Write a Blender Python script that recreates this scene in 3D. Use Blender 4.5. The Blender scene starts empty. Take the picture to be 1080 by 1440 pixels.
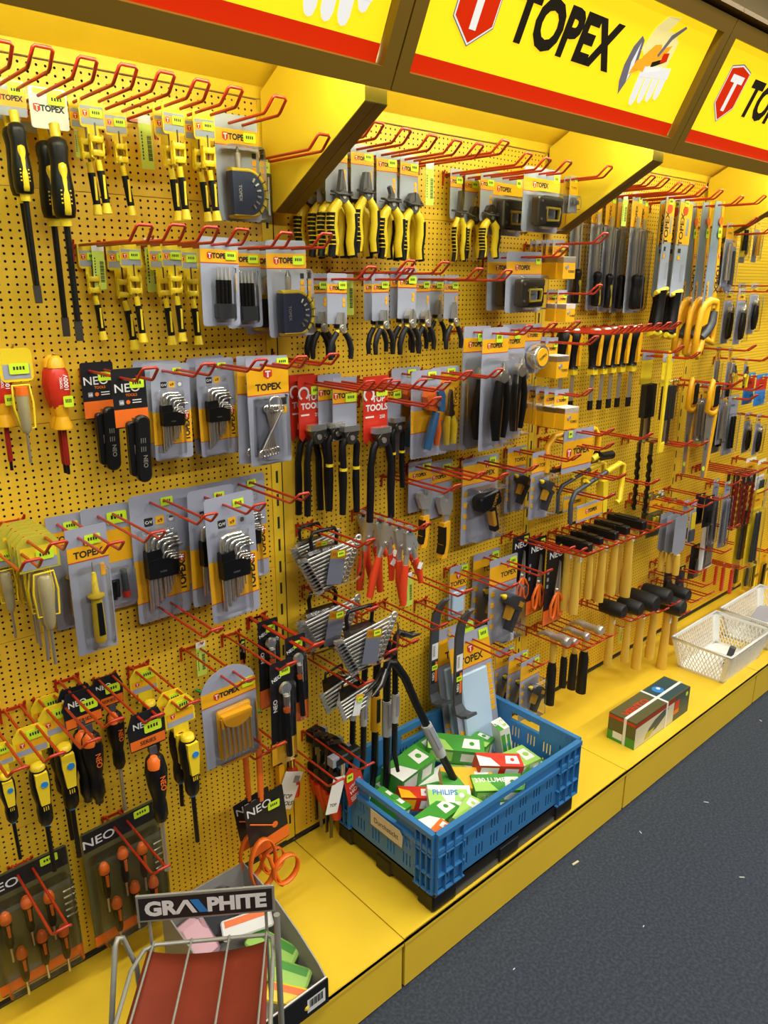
import bpy, math, random
from mathutils import Vector, Matrix, Euler
random.seed(7)
S = bpy.context.scene
COL = S.collection
PI = math.pi
# ------------------------------------------------------------------ camera
CAMP = (-1.0142, -1.5010, 1.6756)
YAW, PITCH, ROLL, FPX = 0.7331, 0.2929, 0.0039, 1065.36
cam_d = bpy.data.cameras.new('camera')
cam = bpy.data.objects.new('camera', cam_d)
COL.objects.link(cam)
F = Vector((math.sin(YAW)*math.cos(PITCH), math.cos(YAW)*math.cos(PITCH), -math.sin(PITCH)))
R = Vector((math.cos(YAW), -math.sin(YAW), 0)); U = R.cross(F)
R2 = R*math.cos(ROLL)+U*math.sin(ROLL); U2 = -R*math.sin(ROLL)+U*math.cos(ROLL)
mw = Matrix((R2, U2, -F)).transposed().to_4x4(); mw.translation = Vector(CAMP)
cam.matrix_world = mw
cam_d.sensor_fit = 'VERTICAL'; cam_d.sensor_height = 24; cam_d.sensor_width = 18
cam_d.lens = 24*FPX/1440; cam_d.clip_start = .02; cam_d.clip_end = 60
S.camera = cam
# ------------------------------------------------------------------ view
S.view_settings.view_transform = 'Standard'; S.view_settings.look = 'None'
S.view_settings.gamma = 1; S.view_settings.use_curve_mapping = False
S.view_settings.exposure = 0.0
S.cycles.transparent_max_bounces = 32
# ------------------------------------------------------------------ world and room lights
W = bpy.data.worlds.new('world'); S.world = W; W.use_nodes = True
W.node_tree.nodes['Background'].inputs[0].default_value = (1.0, .95, .86, 1)
W.node_tree.nodes['Background'].inputs[1].default_value = .22
def area(name, loc, sx, sy, power, rot=(0, 0, 0), col=(1, .96, .88)):
    l = bpy.data.lights.new(name, 'AREA'); l.shape = 'RECTANGLE'; l.size = sx; l.size_y = sy
    l.energy = power; l.color = col
    o = bpy.data.objects.new(name, l); o.location = loc; o.rotation_euler = rot; COL.objects.link(o)
    return o
for i, (lx, ly, pw) in enumerate([(-1.6, -1.15, 25), (.1, -1.15, 25), (1.8, -1.15, 25), (3.5, -1.15, 25),
                              (-.8, -2.9, 52), (1.4, -2.9, 52), (3.6, -2.9, 52)]):
    area('ceiling_tube_light', (lx, ly, 2.93), 1.4, .25, pw)
# ------------------------------------------------------------------ materials
def mat(name, col, rough=.5, metal=0, spec=.5, emis=None, es=1, bump=None, noise=None, coat=0):
    m = bpy.data.materials.new(name); m.use_nodes = True; nt = m.node_tree
    b = nt.nodes['Principled BSDF']
    b.inputs['Base Color'].default_value = (*col, 1); b.inputs['Roughness'].default_value = rough
    b.inputs['Metallic'].default_value = metal; b.inputs['Specular IOR Level'].default_value = spec
    if coat: b.inputs['Coat Weight'].default_value = coat
    if emis: b.inputs['Emission Color'].default_value = (*emis, 1); b.inputs['Emission Strength'].default_value = es
    if noise or bump:
        tc = nt.nodes.new('ShaderNodeTexCoord')
    if noise:
        sc, c2, lo, hi = noise
        n = nt.nodes.new('ShaderNodeTexNoise'); n.inputs['Scale'].default_value = sc; n.inputs['Detail'].default_value = 5
        r = nt.nodes.new('ShaderNodeValToRGB'); r.color_ramp.elements[0].position = lo; r.color_ramp.elements[1].position = hi
        r.color_ramp.elements[0].color = (*col, 1); r.color_ramp.elements[1].color = (*c2, 1)
        nt.links.new(tc.outputs['Object'], n.inputs['Vector']); nt.links.new(n.outputs['Fac'], r.inputs['Fac'])
        nt.links.new(r.outputs['Color'], b.inputs['Base Color'])
    if bump:
        sc, st = bump
        n = nt.nodes.new('ShaderNodeTexNoise'); n.inputs['Scale'].default_value = sc
        bn = nt.nodes.new('ShaderNodeBump'); bn.inputs['Strength'].default_value = st; bn.inputs['Distance'].default_value = .002
        nt.links.new(tc.outputs['Object'], n.inputs['Vector']); nt.links.new(n.outputs['Fac'], bn.inputs['Height'])
        nt.links.new(bn.outputs['Normal'], b.inputs['Normal'])
    return m
YEL = (.80, .535, .022)
MT = {
 'paint': mat('yellow_paint', YEL, .42, noise=(3, (.76, .50, .022), .35, .75)),
 'plinth': mat('yellow_plinth_paint', (.84, .57, .03), .4, noise=(5, (.77, .51, .03), .4, .8)),
 'frame': mat('ochre_frame', (.19, .105, .001), .5),
 'bracket_paint': mat('bracket_paint', (.80, .58, .03), .4),
 'dark': mat('dark_gap', (.02, .014, .008), .8),
 'red': mat('red_wire', (.44, .024, .008), .32, coat=.25),
 'black': mat('black_plastic', (.006, .006, .007), .36, spec=.35),
 'rubber': mat('black_rubber', (.009, .009, .010), .5, spec=.35),
 'dgrey': mat('dark_grey_plastic', (.055, .06, .07), .4),
 'steel': mat('steel', (.60, .57, .50), .36, .85),
 'dsteel': mat('dark_steel', (.16, .15, .14), .35, 1),
 'chrome': mat('chrome', (.85, .84, .80), .22, .9),
 'card': mat('grey_card', (.33, .35, .44), .35, coat=.2),
 'card2': mat('grey_card_plain', (.27, .28, .33), .4),
 'band': mat('orange_yellow_print', (.85, .42, .008), .4),
 'yplast': mat('yellow_plastic', (.85, .62, .02), .35),
 'olive': mat('olive_plastic', (.50, .44, .04), .35),
 'orange': mat('orange_plastic', (.85, .16, .015), .4),
 'redp': mat('red_print', (.62, .03, .012), .4),
 'dred': mat('dark_red_rubber', (.30, .010, .008), .4),
 'white': mat('white_print', (.8, .8, .78), .5),
 'wplast': mat('white_plastic', (.80, .80, .76), .35),
 'lime': mat('lime_sticker', (.62, .85, .02), .5),
 'ltag': mat('lime_tag', (.60, .74, .10), .5),
 'ink': mat('black_ink', (.015, .013, .012), .5),
 'blue': mat('blue_plastic', (.035, .18, .42), .4),
 'bluep': mat('blue_print', (.02, .22, .60), .5),
 'pale': mat('pale_blue_plate', (.45, .60, .76), .35),
 'green': mat('green_print', (.05, .30, .03), .4),
 'lgreen': mat('light_green_print', (.35, .62, .12), .4),
 'dkcard': mat('black_card', (.012, .012, .015), .4, spec=.35),
 'okcard': mat('olive_card', (.10, .095, .035), .4),
 'wood': mat('varnished_handle', (.72, .45, .06), .35),
 'brush': mat('bristle_grey', (.03, .028, .022), .8),
 'wire': mat('grey_wire', (.33, .33, .28), .4, .3),
 'brick': mat('rust_red_sheet', (.19, .022, .006), .5, noise=(14, (.155, .018, .005), .4, .7)),
 'cardboard': mat('grey_cardboard', (.30, .29, .27), .7),
 'pink': mat('pink_film', (.60, .35, .40), .5),
 'tape': mat('masking_tape', (.65, .56, .36), .6),
 'floor': mat('carpet_tile', (.022, .030, .046), .9, noise=(120, (.052, .064, .088), .40, .75), bump=(300, .5)),
 'ceil': mat('ceiling_tile', (.022, .016, .011), .8),
 'wallp': mat('shop_wall', (.5, .4, .2), .8),
 'brass': mat('brass_screw', (.65, .5, .25), .3, 1),
}
def film(name, tint, gloss, rough):
    m = bpy.data.materials.new(name); m.use_nodes = True; nt = m.node_tree; nt.nodes.clear()
    o = nt.nodes.new('ShaderNodeOutputMaterial'); mx = nt.nodes.new('ShaderNodeMixShader')
    t = nt.nodes.new('ShaderNodeBsdfTransparent'); t.inputs[0].default_value = (*tint, 1)
    g = nt.nodes.new('ShaderNodeBsdfGlossy'); g.inputs['Roughness'].default_value = rough; g.inputs[0].default_value = (1, 1, 1, 1)
    fr = nt.nodes.new('ShaderNodeFresnel'); fr.inputs[0].default_value = gloss
    nt.links.new(fr.outputs[0], mx.inputs[0]); nt.links.new(t.outputs[0], mx.inputs[1]); nt.links.new(g.outputs[0], mx.inputs[2])
    nt.links.new(mx.outputs[0], o.inputs[0]); return m
MT['clear'] = film('clear_blister', (.97, .97, .97), 1.36, .18)
MT['amber'] = mat('clear_yellowish_handle', (.40, .34, .18), .2, coat=.6)
def pegmat(name, shift):
    m = mat(name, YEL, .45); nt = m.node_tree; L = nt.links; b = nt.nodes['Principled BSDF']
    tc = nt.nodes.new('ShaderNodeTexCoord'); sp = nt.nodes.new('ShaderNodeSeparateXYZ'); L.new(tc.outputs['Object'], sp.inputs[0])
    def mt(op, a, bb):
        n = nt.nodes.new('ShaderNodeMath'); n.operation = op
        for k, v in enumerate((a, bb)):
            if v is None: continue
            if isinstance(v, (int, float)): n.inputs[k].default_value = v
            else: L.new(v, n.inputs[k])
        return n.outputs[0]
    def cell(sock, pitch):
        f = mt('FRACT', mt('DIVIDE', sock, pitch), None)
        return mt('MULTIPLY', mt('SUBTRACT', f, .5), pitch)
    dx = cell(sp.outputs['X'], PX); dz = cell(sp.outputs['Z'], PZ)
    d = mt('SQRT', mt('ADD', mt('MULTIPLY', dx, dx), mt('MULTIPLY', dz, dz)), None)
    hole = mt('LESS_THAN', d, .00235)
    # unperforated margins of each panel (object origin = lower left corner)
    mx_ = mt('LESS_THAN', sp.outputs['X'], PX*NX); mn = mt('GREATER_THAN', sp.outputs['X'], 0.0)
    mz = mt('LESS_THAN', sp.outputs['Z'], PZ*NZ); mz0 = mt('GREATER_THAN', sp.outputs['Z'], 0.0)
    hole = mt('MULTIPLY', mt('MULTIPLY', hole, mt('MULTIPLY', mx_, mn)), mt('MULTIPLY', mz, mz0))
    tr = nt.nodes.new('ShaderNodeBsdfTransparent'); mix = nt.nodes.new('ShaderNodeMixShader')
    L.new(hole, mix.inputs[0]); L.new(b.outputs[0], mix.inputs[1]); L.new(tr.outputs[0], mix.inputs[2])
    L.new(mix.outputs[0], nt.nodes['Material Output'].inputs[0])
    n = nt.nodes.new('ShaderNodeTexNoise'); n.inputs['Scale'].default_value = 4
    r = nt.nodes.new('ShaderNodeValToRGB'); r.color_ramp.elements[0].color = (.84, .53, .03, 1); r.color_ramp.elements[1].color = (.76, .46, .02, 1)
    L.new(tc.outputs['Object'], n.inputs['Vector']); L.new(n.outputs['Fac'], r.inputs['Fac']); L.new(r.outputs['Color'], b.inputs['Base Color'])
    return m
PX, PZ, NX, NZ = .0155, .01315, 60, 31
MT['peg'] = pegmat('perforated_yellow_panel', 0)
def sign_mat(name, col, st):
    return mat(name, tuple(c*.5 for c in col), .35, spec=.2, emis=col, es=st)
MT['s_yel'] = sign_mat('sign_yellow', (1.0, .70, .012), .95)
MT['s_red'] = sign_mat('sign_red', (.62, .022, .001), .8)
MT['s_blk'] = sign_mat('sign_black', (.02, .015, .008), .5)
MT['s_wht'] = sign_mat('sign_white', (.85, .84, .80), .7)
MT['s_gry'] = sign_mat('sign_grey', (.16, .15, .17), .7)
MT['s_org'] = sign_mat('sign_orange', (.95, .40, .02), .75)
MT['s_pal'] = sign_mat('sign_pale_yellow', (.95, .80, .30), .75)
MT['tube'] = mat('lit_tube', (1, 1, 1), .5, emis=(.90, 1, .72), es=52)
# ------------------------------------------------------------------ mesh builder
TXT = {}
def textmesh(s, bold):
    k = (s, bold)
    if k not in TXT:
        c = bpy.data.curves.new('t', 'FONT'); c.body = s; c.size = 1; c.offset = bold; c.resolution_u = 3
        c.align_x = 'CENTER'; c.align_y = 'CENTER'
        o = bpy.data.objects.new('t', c); COL.objects.link(o)
        bpy.context.view_layer.update()
        me = o.to_mesh(); TXT[k] = ([v.co.copy() for v in me.vertices], [tuple(p.vertices) for p in me.polygons])
        o.to_mesh_clear(); bpy.data.objects.remove(o); bpy.data.curves.remove(c)
    return TXT[k]
class M:
    def __init__(s, xf=None): s.v = []; s.f = []; s.m = []; s.mats = []; s.sm = []; s.xf = xf or Matrix()
    def mi(s, k):
        if k not in s.mats: s.mats.append(k)
        return s.mats.index(k)
    def add(s, vs, fs, k, smooth=False, xf=None):
        b = len(s.v); T = s.xf @ xf if xf is not None else s.xf
        s.v += [T @ Vector(v) for v in vs]; i = s.mi(k)
        s.f += [tuple(b+j for j in f) for f in fs]; s.m += [i]*len(fs); s.sm += [smooth]*len(fs)
        return s
    def box(s, c, d, k, rot=None, xf=None):
        x, y, z = (q/2 for q in d)
        vs = [(sx*x, sy*y, sz*z) for sx in (-1, 1) for sy in (-1, 1) for sz in (-1, 1)]
        T = Matrix.Translation(c)
        if rot: T = T @ Euler(rot).to_matrix().to_4x4()
        if xf is not None: T = xf @ T
        return s.add(vs, [(0, 1, 3, 2), (4, 6, 7, 5), (0, 4, 5, 1), (2, 3, 7, 6), (0, 2, 6, 4), (1, 5, 7, 3)], k, False, T)
    def prism(s, poly, y0, y1, k, xf=None, smooth=False):          # poly in x,z, counter-clockwise seen from -y
        n = len(poly); vs = [(x, y0, z) for x, z in poly]+[(x, y1, z) for x, z in poly]
        fs = [tuple(range(n)), tuple(range(2*n-1, n-1, -1))]
        s.add(vs, fs, k, False, xf)
        return s.add(vs, [(i, n+i, n+(i+1) % n, (i+1) % n) for i in range(n)], k, smooth, xf)
    def rbox(s, x0, z0, x1, z1, y0, y1, r, k, n=3, xf=None, bev=0):
        p = rpoly(x0, z0, x1, z1, r, n)
        if not bev: return s.prism(p, y0, y1, k, xf)
        q = rpoly(x0+bev, z0+bev, x1-bev, z1-bev, max(r-bev, .0004), n); N = len(p)
        vs = [(x, y0, z) for x, z in q]+[(x, y0+bev, z) for x, z in p]+[(x, y1-bev, z) for x, z in p]+[(x, y1, z) for x, z in q]
        fs = [tuple(range(N)), tuple(range(4*N-1, 3*N-1, -1))]
        if k == 'clear': fs.pop()                       # a blister is an open shell glued to its card
        fs += [(i+a*N, i+(a+1)*N, (i+1) % N+(a+1)*N, (i+1) % N+a*N) for a in range(2 if k == 'clear' else 3) for i in range(N)]
        return s.add(vs, fs, k, False, xf)
    def quad(s, x0, z0, x1, z1, y, k, xf=None):
        return s.add([(x0, y, z0), (x1, y, z0), (x1, y, z1), (x0, y, z1)], [(0, 1, 2, 3)], k, False, xf)
    def poly(s, pts, y, k, xf=None):
        return s.add([(x, y, z) for x, z in pts], [tuple(range(len(pts)))], k, False, xf)
    def tube(s, pts, r, k, n=8, closed=False, flat=1.0, xf=None, smooth=True, up=None):
        pts = [Vector(p) for p in pts]; N = len(pts); vs = []; fs = []
        rr = r if isinstance(r, (list, tuple)) else [r]*N
        prev = None
        for i, p in enumerate(pts):
            a = pts[(i-1) % N] if (closed or i) else p; b = pts[(i+1) % N] if (closed or i < N-1) else p
            t = (b-a)
            if t.length < 1e-9: t = Vector((0, 0, 1))
            t.normalize()
            if prev is None:
                ref = Vector(up) if up else (Vector((0, 1, 0)) if abs(t.y) < .9 else Vector((1, 0, 0)))
                u = ref-t*ref.dot(t)
            else: u = prev-t*prev.dot(t)
            u.normalize(); prev = u; w = t.cross(u)
            for j in range(n):
                an = 2*PI*j/n+PI/n
                vs.append(p+(u*math.cos(an)*flat+w*math.sin(an))*rr[i])
        E = N if closed else N-1
        for i in range(E):
            for j in range(n):
                a = i*n+j; b = i*n+(j+1) % n; c = ((i+1) % N)*n
                fs.append((a, b, c+(j+1) % n, c+j))
        s.add(vs, fs, k, smooth, xf)
        if not closed:
            s.add(vs[:n], [tuple(range(n-1, -1, -1))], k, False, xf); s.add(vs[-n:], [tuple(range(n))], k, False, xf)
        return s
    def lathe(s, prof, k, n=14, c=(0, 0, 0), axis='z', sx=1, sy=1, xf=None, smooth=True):
        vs = []; fs = []
        for r, z in prof:
            for j in range(n):
                a = 2*PI*j/n; vs.append((r*math.cos(a)*sx, r*math.sin(a)*sy, z))
        P = len(prof)
        for i in range(P-1):
            for j in range(n): fs.append((i*n+j, i*n+(j+1) % n, (i+1)*n+(j+1) % n, (i+1)*n+j))
        T = Matrix.Translation(c)
        if axis == 'y': T = T @ Matrix.Rotation(-PI/2, 4, 'X')
        if axis == 'x': T = T @ Matrix.Rotation(PI/2, 4, 'Y')
        if xf is not None: T = xf @ T
        s.add(vs, fs, k, smooth, T)
        s.add(vs[:n], [tuple(range(n-1, -1, -1))], k, False, T); s.add(vs[-n:], [tuple(range(n))], k, False, T)
        return s
    def text(s, t, x, z, y, size, k, rot=0, bold=.02, sx=1, xf=None):
        vs, fs = textmesh(t, bold); c, q = math.cos(rot), math.sin(rot)
        T = [((v.x*sx*c-v.y*q)*size+x, y, (v.x*sx*q+v.y*c)*size+z) for v in vs]
        return s.add(T, fs, k, False, xf)
    def shield(s, x, z, y, w, h, xf=None, rot=0, pre=''):
        c, q = math.cos(rot), math.sin(rot)
        def tr(pts): return [((a*c-b*q)+x, (a*q+b*c)+z) for a, b in pts]
        def sh(f): return tr([(0, -h/2*f), (w/2*f, -h*.22*f), (w/2*f, h*.42*f), (0, h*.5*f), (-w/2*f, h*.42*f), (-w/2*f, -h*.22*f)])
        if pre: s.poly(sh(1.1), y, 's_gry', xf); s.poly(sh(1.06), y-.0004, 's_wht', xf); s.poly(sh(1), y-.0008, 's_red', xf); W_ = 's_wht'; e = .0012
        else: s.poly(sh(1), y, 'redp', xf); W_ = 'white'; e = .0002
        s.poly(tr([(-w*.3, h*.2), (w*.34, h*.2), (w*.34, h*.34), (-w*.3, h*.34)]), y-e, W_, xf)
        s.poly(tr([(-w*.08, -h*.33), (w*.1, -h*.33), (w*.1, h*.22), (-w*.08, h*.22)]), y-e, W_, xf)
        return s
    def obj(s, name, parent=None, kind=None):
        me = bpy.data.meshes.new(name)
        me.from_pydata([tuple(v) for v in s.v], [], s.f)
        for k in s.mats: me.materials.append(MT[k])
        me.polygons.foreach_set('material_index', s.m); me.polygons.foreach_set('use_smooth', s.sm)
        me.update()
        o = bpy.data.objects.new(name, me); COL.objects.link(o)
        if parent: o.parent = parent
        if kind: o['kind'] = kind
        return o
def rpoly(x0, z0, x1, z1, r, n=3):
    p = []
    for cx, cz, a0 in ((x1-r, z0+r, -PI/2), (x1-r, z1-r, 0), (x0+r, z1-r, PI/2), (x0+r, z0+r, PI)):
        for i in range(n+1):
            a = a0+PI/2*i/n; p.append((cx+r*math.cos(a), cz+r*math.sin(a)))
    return p
def arc(cx, cz, r, a0, a1, n, y=0, rx=None):
    rx = rx or r
    return [(cx+rx*math.cos(math.radians(a0+(a1-a0)*i/n)), y, cz+r*math.sin(math.radians(a0+(a1-a0)*i/n))) for i in range(n+1)]
def empty(name, loc=(0, 0, 0), rot=(0, 0, 0), parent=None):
    o = bpy.data.objects.new(name, None); COL.objects.link(o); o.location = loc; o.rotation_euler = rot
    o.empty_display_size = .05
    if parent: o.parent = parent
    return o
def tag(o, label, cat, group=None, kind=None):
    o['label'] = label; o['category'] = cat
    if group: o['group'] = group
    if kind: o['kind'] = kind
    return o
def copy_tree(o, parent=None):
    c = o.copy(); COL.objects.link(c); c.parent = parent
    for ch in o.children: copy_tree(ch, c)
    return c
def lab(o, l): o['label'] = l; return o
def lerp(a, b, t): return a+(b-a)*t
# ------------------------------------------------------------------ room
o = M().box((1.5, -3, -.01), (14, 9, .02), 'floor').obj('floor', kind='structure')
M().box((1.5, -3, 3.0), (14, 9, .04), 'ceil').obj('ceiling', kind='structure')
M().box((1.5, .12, 1.5), (14, .04, 3), 'wallp').obj('wall_back', kind='structure')
M().box((8.3, -3, 1.5), (.04, 9, 3), 'wallp').obj('wall_right', kind='structure')
M().box((-5.3, -3, 1.5), (.04, 9, 3), 'wallp').obj('wall_left', kind='structure')
M().box((1.5, -7.3, 1.5), (14, .04, 3), 'wallp').obj('wall_front', kind='structure')
# ------------------------------------------------------------------ shelving bays
SEAMS = [.175, .577, .997, 1.418, 1.837, 2.045]
FB = (-.385, 2.005); FT = (-.52, 2.285)      # fascia lower and upper front edge (y, z)
fl = math.hypot(FT[0]-FB[0], FT[1]-FB[1]); fang = math.atan2(-(FT[0]-FB[0]), FT[1]-FB[1])
def fascia_xf(x0):
    return Matrix.Translation((x0, FB[0], FB[1])) @ Matrix.Rotation(fang, 4, 'X')
names = ['leftmost, left of the first upright', 'second from the left, behind the crate', 'third from the left, behind the mallets',
         'fourth from the left, behind the red tools', 'furthest to the right']
for bi in range(5):
    x0 = -1.0+bi; bay = empty('shelving_bay', (x0, 0, 0))
    tag(bay, 'yellow perforated back wall bay, '+names[bi], 'shop shelving', 'yellow shelving bays along the wall')
    base = empty('base_plinth', (x0, 0, 0)); tag(base, 'low yellow base shelf section, '+['leftmost, under the display carton', 'second, under the blue crate', 'third, under the tool carton', 'fourth, farther white basket side', 'furthest to the right'][bi], 'shelf base', 'yellow base sections')
    can = empty('sign_canopy', (x0, 0, 0)); tag(can, 'lit yellow canopy sign, '+['leftmost, showing white glove fingertips', 'second, with full lettering and tool picture', 'third, with red shield at the photo edge', 'fourth, beyond the photo edge', 'furthest to the right'][bi], 'shop sign', 'lit canopy signs')
    for si in range(5):
        z0, z1 = SEAMS[si], SEAMS[si+1]
        m = M()
        ox = .036; oz = .010 if si < 4 else .008
        hh = z1-z0-.0012
        m.add([(-ox+.004, 0, -oz), (-ox+.996, 0, -oz), (-ox+.996, 0, hh-oz), (-ox+.004, 0, hh-oz)], [(0, 1, 2, 3)], 'peg')
        m.add([(-ox+.004, 0, hh-oz), (-ox+.996, 0, hh-oz), (-ox+.996, .012, hh-oz), (-ox+.004, .012, hh-oz)], [(0, 1, 2, 3)], 'paint')
        m.add([(-ox+.004, 0, -oz), (-ox+.996, 0, -oz), (-ox+.996, .012, -oz), (-ox+.004, .012, -oz)], [(0, 1, 2, 3)], 'paint')
        p = m.obj('perforated_panel', bay); p.location = (ox, 0, z0+oz)
    M().box((.5, .022, 1.1), (.996, .006, 1.9), 'dark').obj('hole_shade_sheet', bay)  # dark sheet added behind the panels; its colour stands for shade inside the holes
    m = M().box((.985, -.001, 1.11), (.028, .004, 1.87), 'paint')
    for k in range(32): m.box((.985, -.0032, .24+k*.058), (.006, .0012, .030), 'dark')
    m.obj('upright', bay)
    M().box((.5, .004, .168), (.99, .006, .014), 'dark').obj('bottom_gap', bay)
    # plinth
    m = M().box((.5, -.2275, .151), (.997, .455, .010), 'plinth').box((.5, -.4535, .147), (.997, .003, .018), 'plinth')
    m.obj('base_shelf', base)
    M().box((.5, -.4475, .0720), (.990, .009, .132), 'plinth').obj('kick_plate', base)
    M().box((.5, -.425, .07), (.998, .02, .135), 'dark').obj('inner_frame', base)
    # canopy: sloped soffit rising from the wall to behind the fascia
    sy, sz = -.40, 2.262
    m = M().add([(.002, -.004, 2.068), (.998, -.004, 2.068), (.998, sy, sz), (.002, sy, sz), (.002, -.004, 2.076), (.998, -.004, 2.076), (.998, sy, sz+.008), (.002, sy, sz+.008)],
                [(0, 1, 2, 3), (7, 6, 5, 4), (0, 4, 5, 1), (2, 6, 7, 3)], 'paint')
    m.box((.5, -.003, 2.059), (.996, .006, .026), 'paint')
    m.obj('soffit', can)
    M().box((.5, (sy+FT[0])/2, 2.30), (.998, abs(FT[0]-sy)+.03, .01), 'frame').obj('canopy_top', can)
    # fascia light box
    X = fascia_xf(0)
    m = M(X); t = .034
    m.box((.5, .012, t/2), (.997, .03, t), 'frame').box((.5, .012, fl-t/2), (.997, .03, t), 'frame')
    m.box((t/2, .012, fl/2), (t-.004, .03, fl-2*t), 'frame').box((1-t/2, .012, fl/2), (t-.004, .03, fl-2*t), 'frame')
    m.obj('sign_frame', can)
    m = M(X); m.box((.5, .018, fl/2), (1-2*t, .004, fl-2*t), 's_yel')
    m.quad(t, t, 1-t, t+.030, .0155, 's_red')
    m.obj('sign_face', can)
    m = M(); m.tube([(.04, -.352, 2.062), (.96, -.352, 2.062)], .008, 'tube', 10); m.obj('fluorescent_tube', can)
    M().box((.5, -.350, 2.082), (.94, .050, .012), 'white').obj('unseen_tube_shield', can)  # unseen shield, made wide to keep the tube's light off the soffit
def bracket(x):
    m = M(); w = .027
    poly = [(-.030, 1.822), (-.055, 1.822), (FB[0]+.036, FB[1]-.014), (FB[0]+.036, FB[1]+.02), (FB[0]+.03, 2.240), (-.014, 2.058), (-.014, 1.822)]
    n = len(poly)
    vs = [(x-w, y, z) for y, z in poly]+[(x+w, y, z) for y, z in poly]
    m.add(vs, [tuple(range(n)), tuple(range(2*n-1, n-1, -1))], 'bracket_paint')
    for i in range(n): m.add([vs[i], vs[(i+1) % n], vs[n+(i+1) % n], vs[n+i]], [(0, 1, 2, 3)], 'bracket_paint')
    a, b = Vector((0, -.055, 1.822)), Vector((0, FB[0]+.036, FB[1]-.014)); d = (b-a).normalized()
    nrm = Vector((0, -d.z, d.y))*-.0012
    for sx in (-1, 1):
        q = [Vector((x+sx*.0012, 0, 0))+a, Vector((x+sx*(w+.0005), 0, 0))+a, Vector((x+sx*(w+.0005), 0, 0))+b, Vector((x+sx*.0012, 0, 0))+b]
        vs = [v-Vector((0, 0, .002)) for v in q]+q
        m.add(vs, [(0, 1, 2, 3), (0, 4, 5, 1), (2, 6, 7, 3), (0, 3, 7, 4), (1, 5, 6, 2)], 'frame')
    return m
for i in range(5):
    o = bracket(i).obj('canopy_bracket')
    tag(o, 'yellow triangular canopy bracket with brown edge, '+['nearest', 'second, beside the staple guns', 'third, beside the large handsaws', 'fourth', 'furthest away'][i], 'bracket', 'canopy brackets')
# ------------------------------------------------------------------ hanging goods: every kind hangs from its hole at (0,0,0), front is -y
def E(name): return empty(name)
def sticker(p, x, z, y=-.0015, w=.024, h=.015, rot=0):
    m = M(Matrix.Translation((x, y, z)) @ Matrix.Rotation(rot, 4, 'Y'))
    m.rbox(-w/2, -h/2, w/2, h/2, -.0006, 0, .002, 'lime')
    for i in range(4): m.quad(-w*.3+i*w*.16, -h*.1, -w*.2+i*w*.16, h*.22, -.0008, 'ink')
    return m.obj('price_sticker', p)
def cardm(w, top, bot, band=None, r=.006, k='card', t=.0012, bk='band', line=True):
    m = M(); m.rbox(-w/2, -bot, w/2, top, 0, t, r, k)
    if band:
        m.quad(-w/2, -band[1], w/2, -band[0], -.0003, bk)
        if line: m.quad(-w/2, -band[1]-.0015, w/2, -band[1], -.0004, 'redp')
    return m
def blister(p, x0, z0, x1, z1, d, r=.008):
    return M().rbox(x0, z0, x1, z1, -d, -.0005, r, 'clear', 4, None, min(.006, d*.4)).obj('blister', p)
def topex(m, x, z, y, s, k='ink', sh=True, rot=0):
    c, q = math.cos(rot), math.sin(rot)
    if sh: m.shield(x-c*s*2.0, z-q*s*2.0, y, s*1.0, s*1.25, None, rot)
    m.text('TOPEX', x+c*s*.25, z+q*s*.25, y-.0001, s*1.15, k, rot, .05, .95)
def hook(L=.26, sep=.030, lab_strip=False):
    m = M(); r = .0028; h = sep/2
    pts = [(-h, .004, 0), (-h, -(L-.028), 0), (-h, -(L-.022), .003), (-h+.001, -L, .021), (-h+.004, -L-.001, .024), (h-.004, -L-.001, .024), (h-.001, -L, .021), (h, -(L-.022), .003), (h, -(L-.028), 0), (h, .004, 0)]
    m.tube(pts, r, 'red', 8)
    return m
def b_hook(L=.26, plate=True):
    o = E('display_hook'); hook(L).obj('double_wire', o)
    m = M().box((0, -.0042, -.001), (.050, .003, .0055), 'red')
    for s in (-1, 1): m.box((s*.0235, -.003, -.014), (.0045, .003, .028), 'red').tube([(s*.0235, .003, .002), (s*.0235, -.008, .004), (s*.0235, -.009, .010)], .0024, 'red', 6)
    m.obj('mounting_plate', o); return o, .03
def b_stub_hook():
    o = E('small_hook'); M().tube([(0, .004, 0), (0, -.034, .001), (0, -.040, .008)], .0022, 'red', 8).obj('pin', o)
    return o, .02
def b_single_hook(L=.05):
    o = E('small_hook'); M().tube([(0, .004, 0), (0, -L*.7, .003), (0, -L, .016)], .0022, 'brass', 8).obj('pin', o)
    return o, .02
def b_barcode(white=False):
    o = E('barcode_tag'); k = 'white' if white else 'ltag'
    m = M().rbox(-.014, -.095, .014, .004, 0, .0008, .001, k)
    for i in range(18): m.quad(.002, -.035-i*.0026, .011, -.0338-i*.0026+(.0006 if i % 3 else 0), -.0002, 'ink')
    for i in range(9): m.quad(-.010, -.030-i*.006, -.0075, -.0262-i*.006, -.0002, 'ink')
    m.quad(-.014, -.012, .014, .004, -.0003, 'white')
    m.obj('tag', o); return o, .095
def ergo_handle(m, z0, z1, r, a, b, xo=0, yo=-.018, stripes=0):
    n = 10; L = z1-z0
    prof = [(.3, 0), (.85, .02), (1.0, .12), (1.0, .35), (.86, .55), (.78, .72), (.92, .88), (.8, .96), (.4, 1)]
    m.lathe([(r*q, z0+L*t) for q, t in prof], a, 14, (xo, yo, 0))
    if b:
        m.lathe([(r*.60*q, z0+L*(.03+t*.66)) for q, t in prof], b, 12, (xo, yo-r*.48, 0), sx=.8, sy=1.0)
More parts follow.
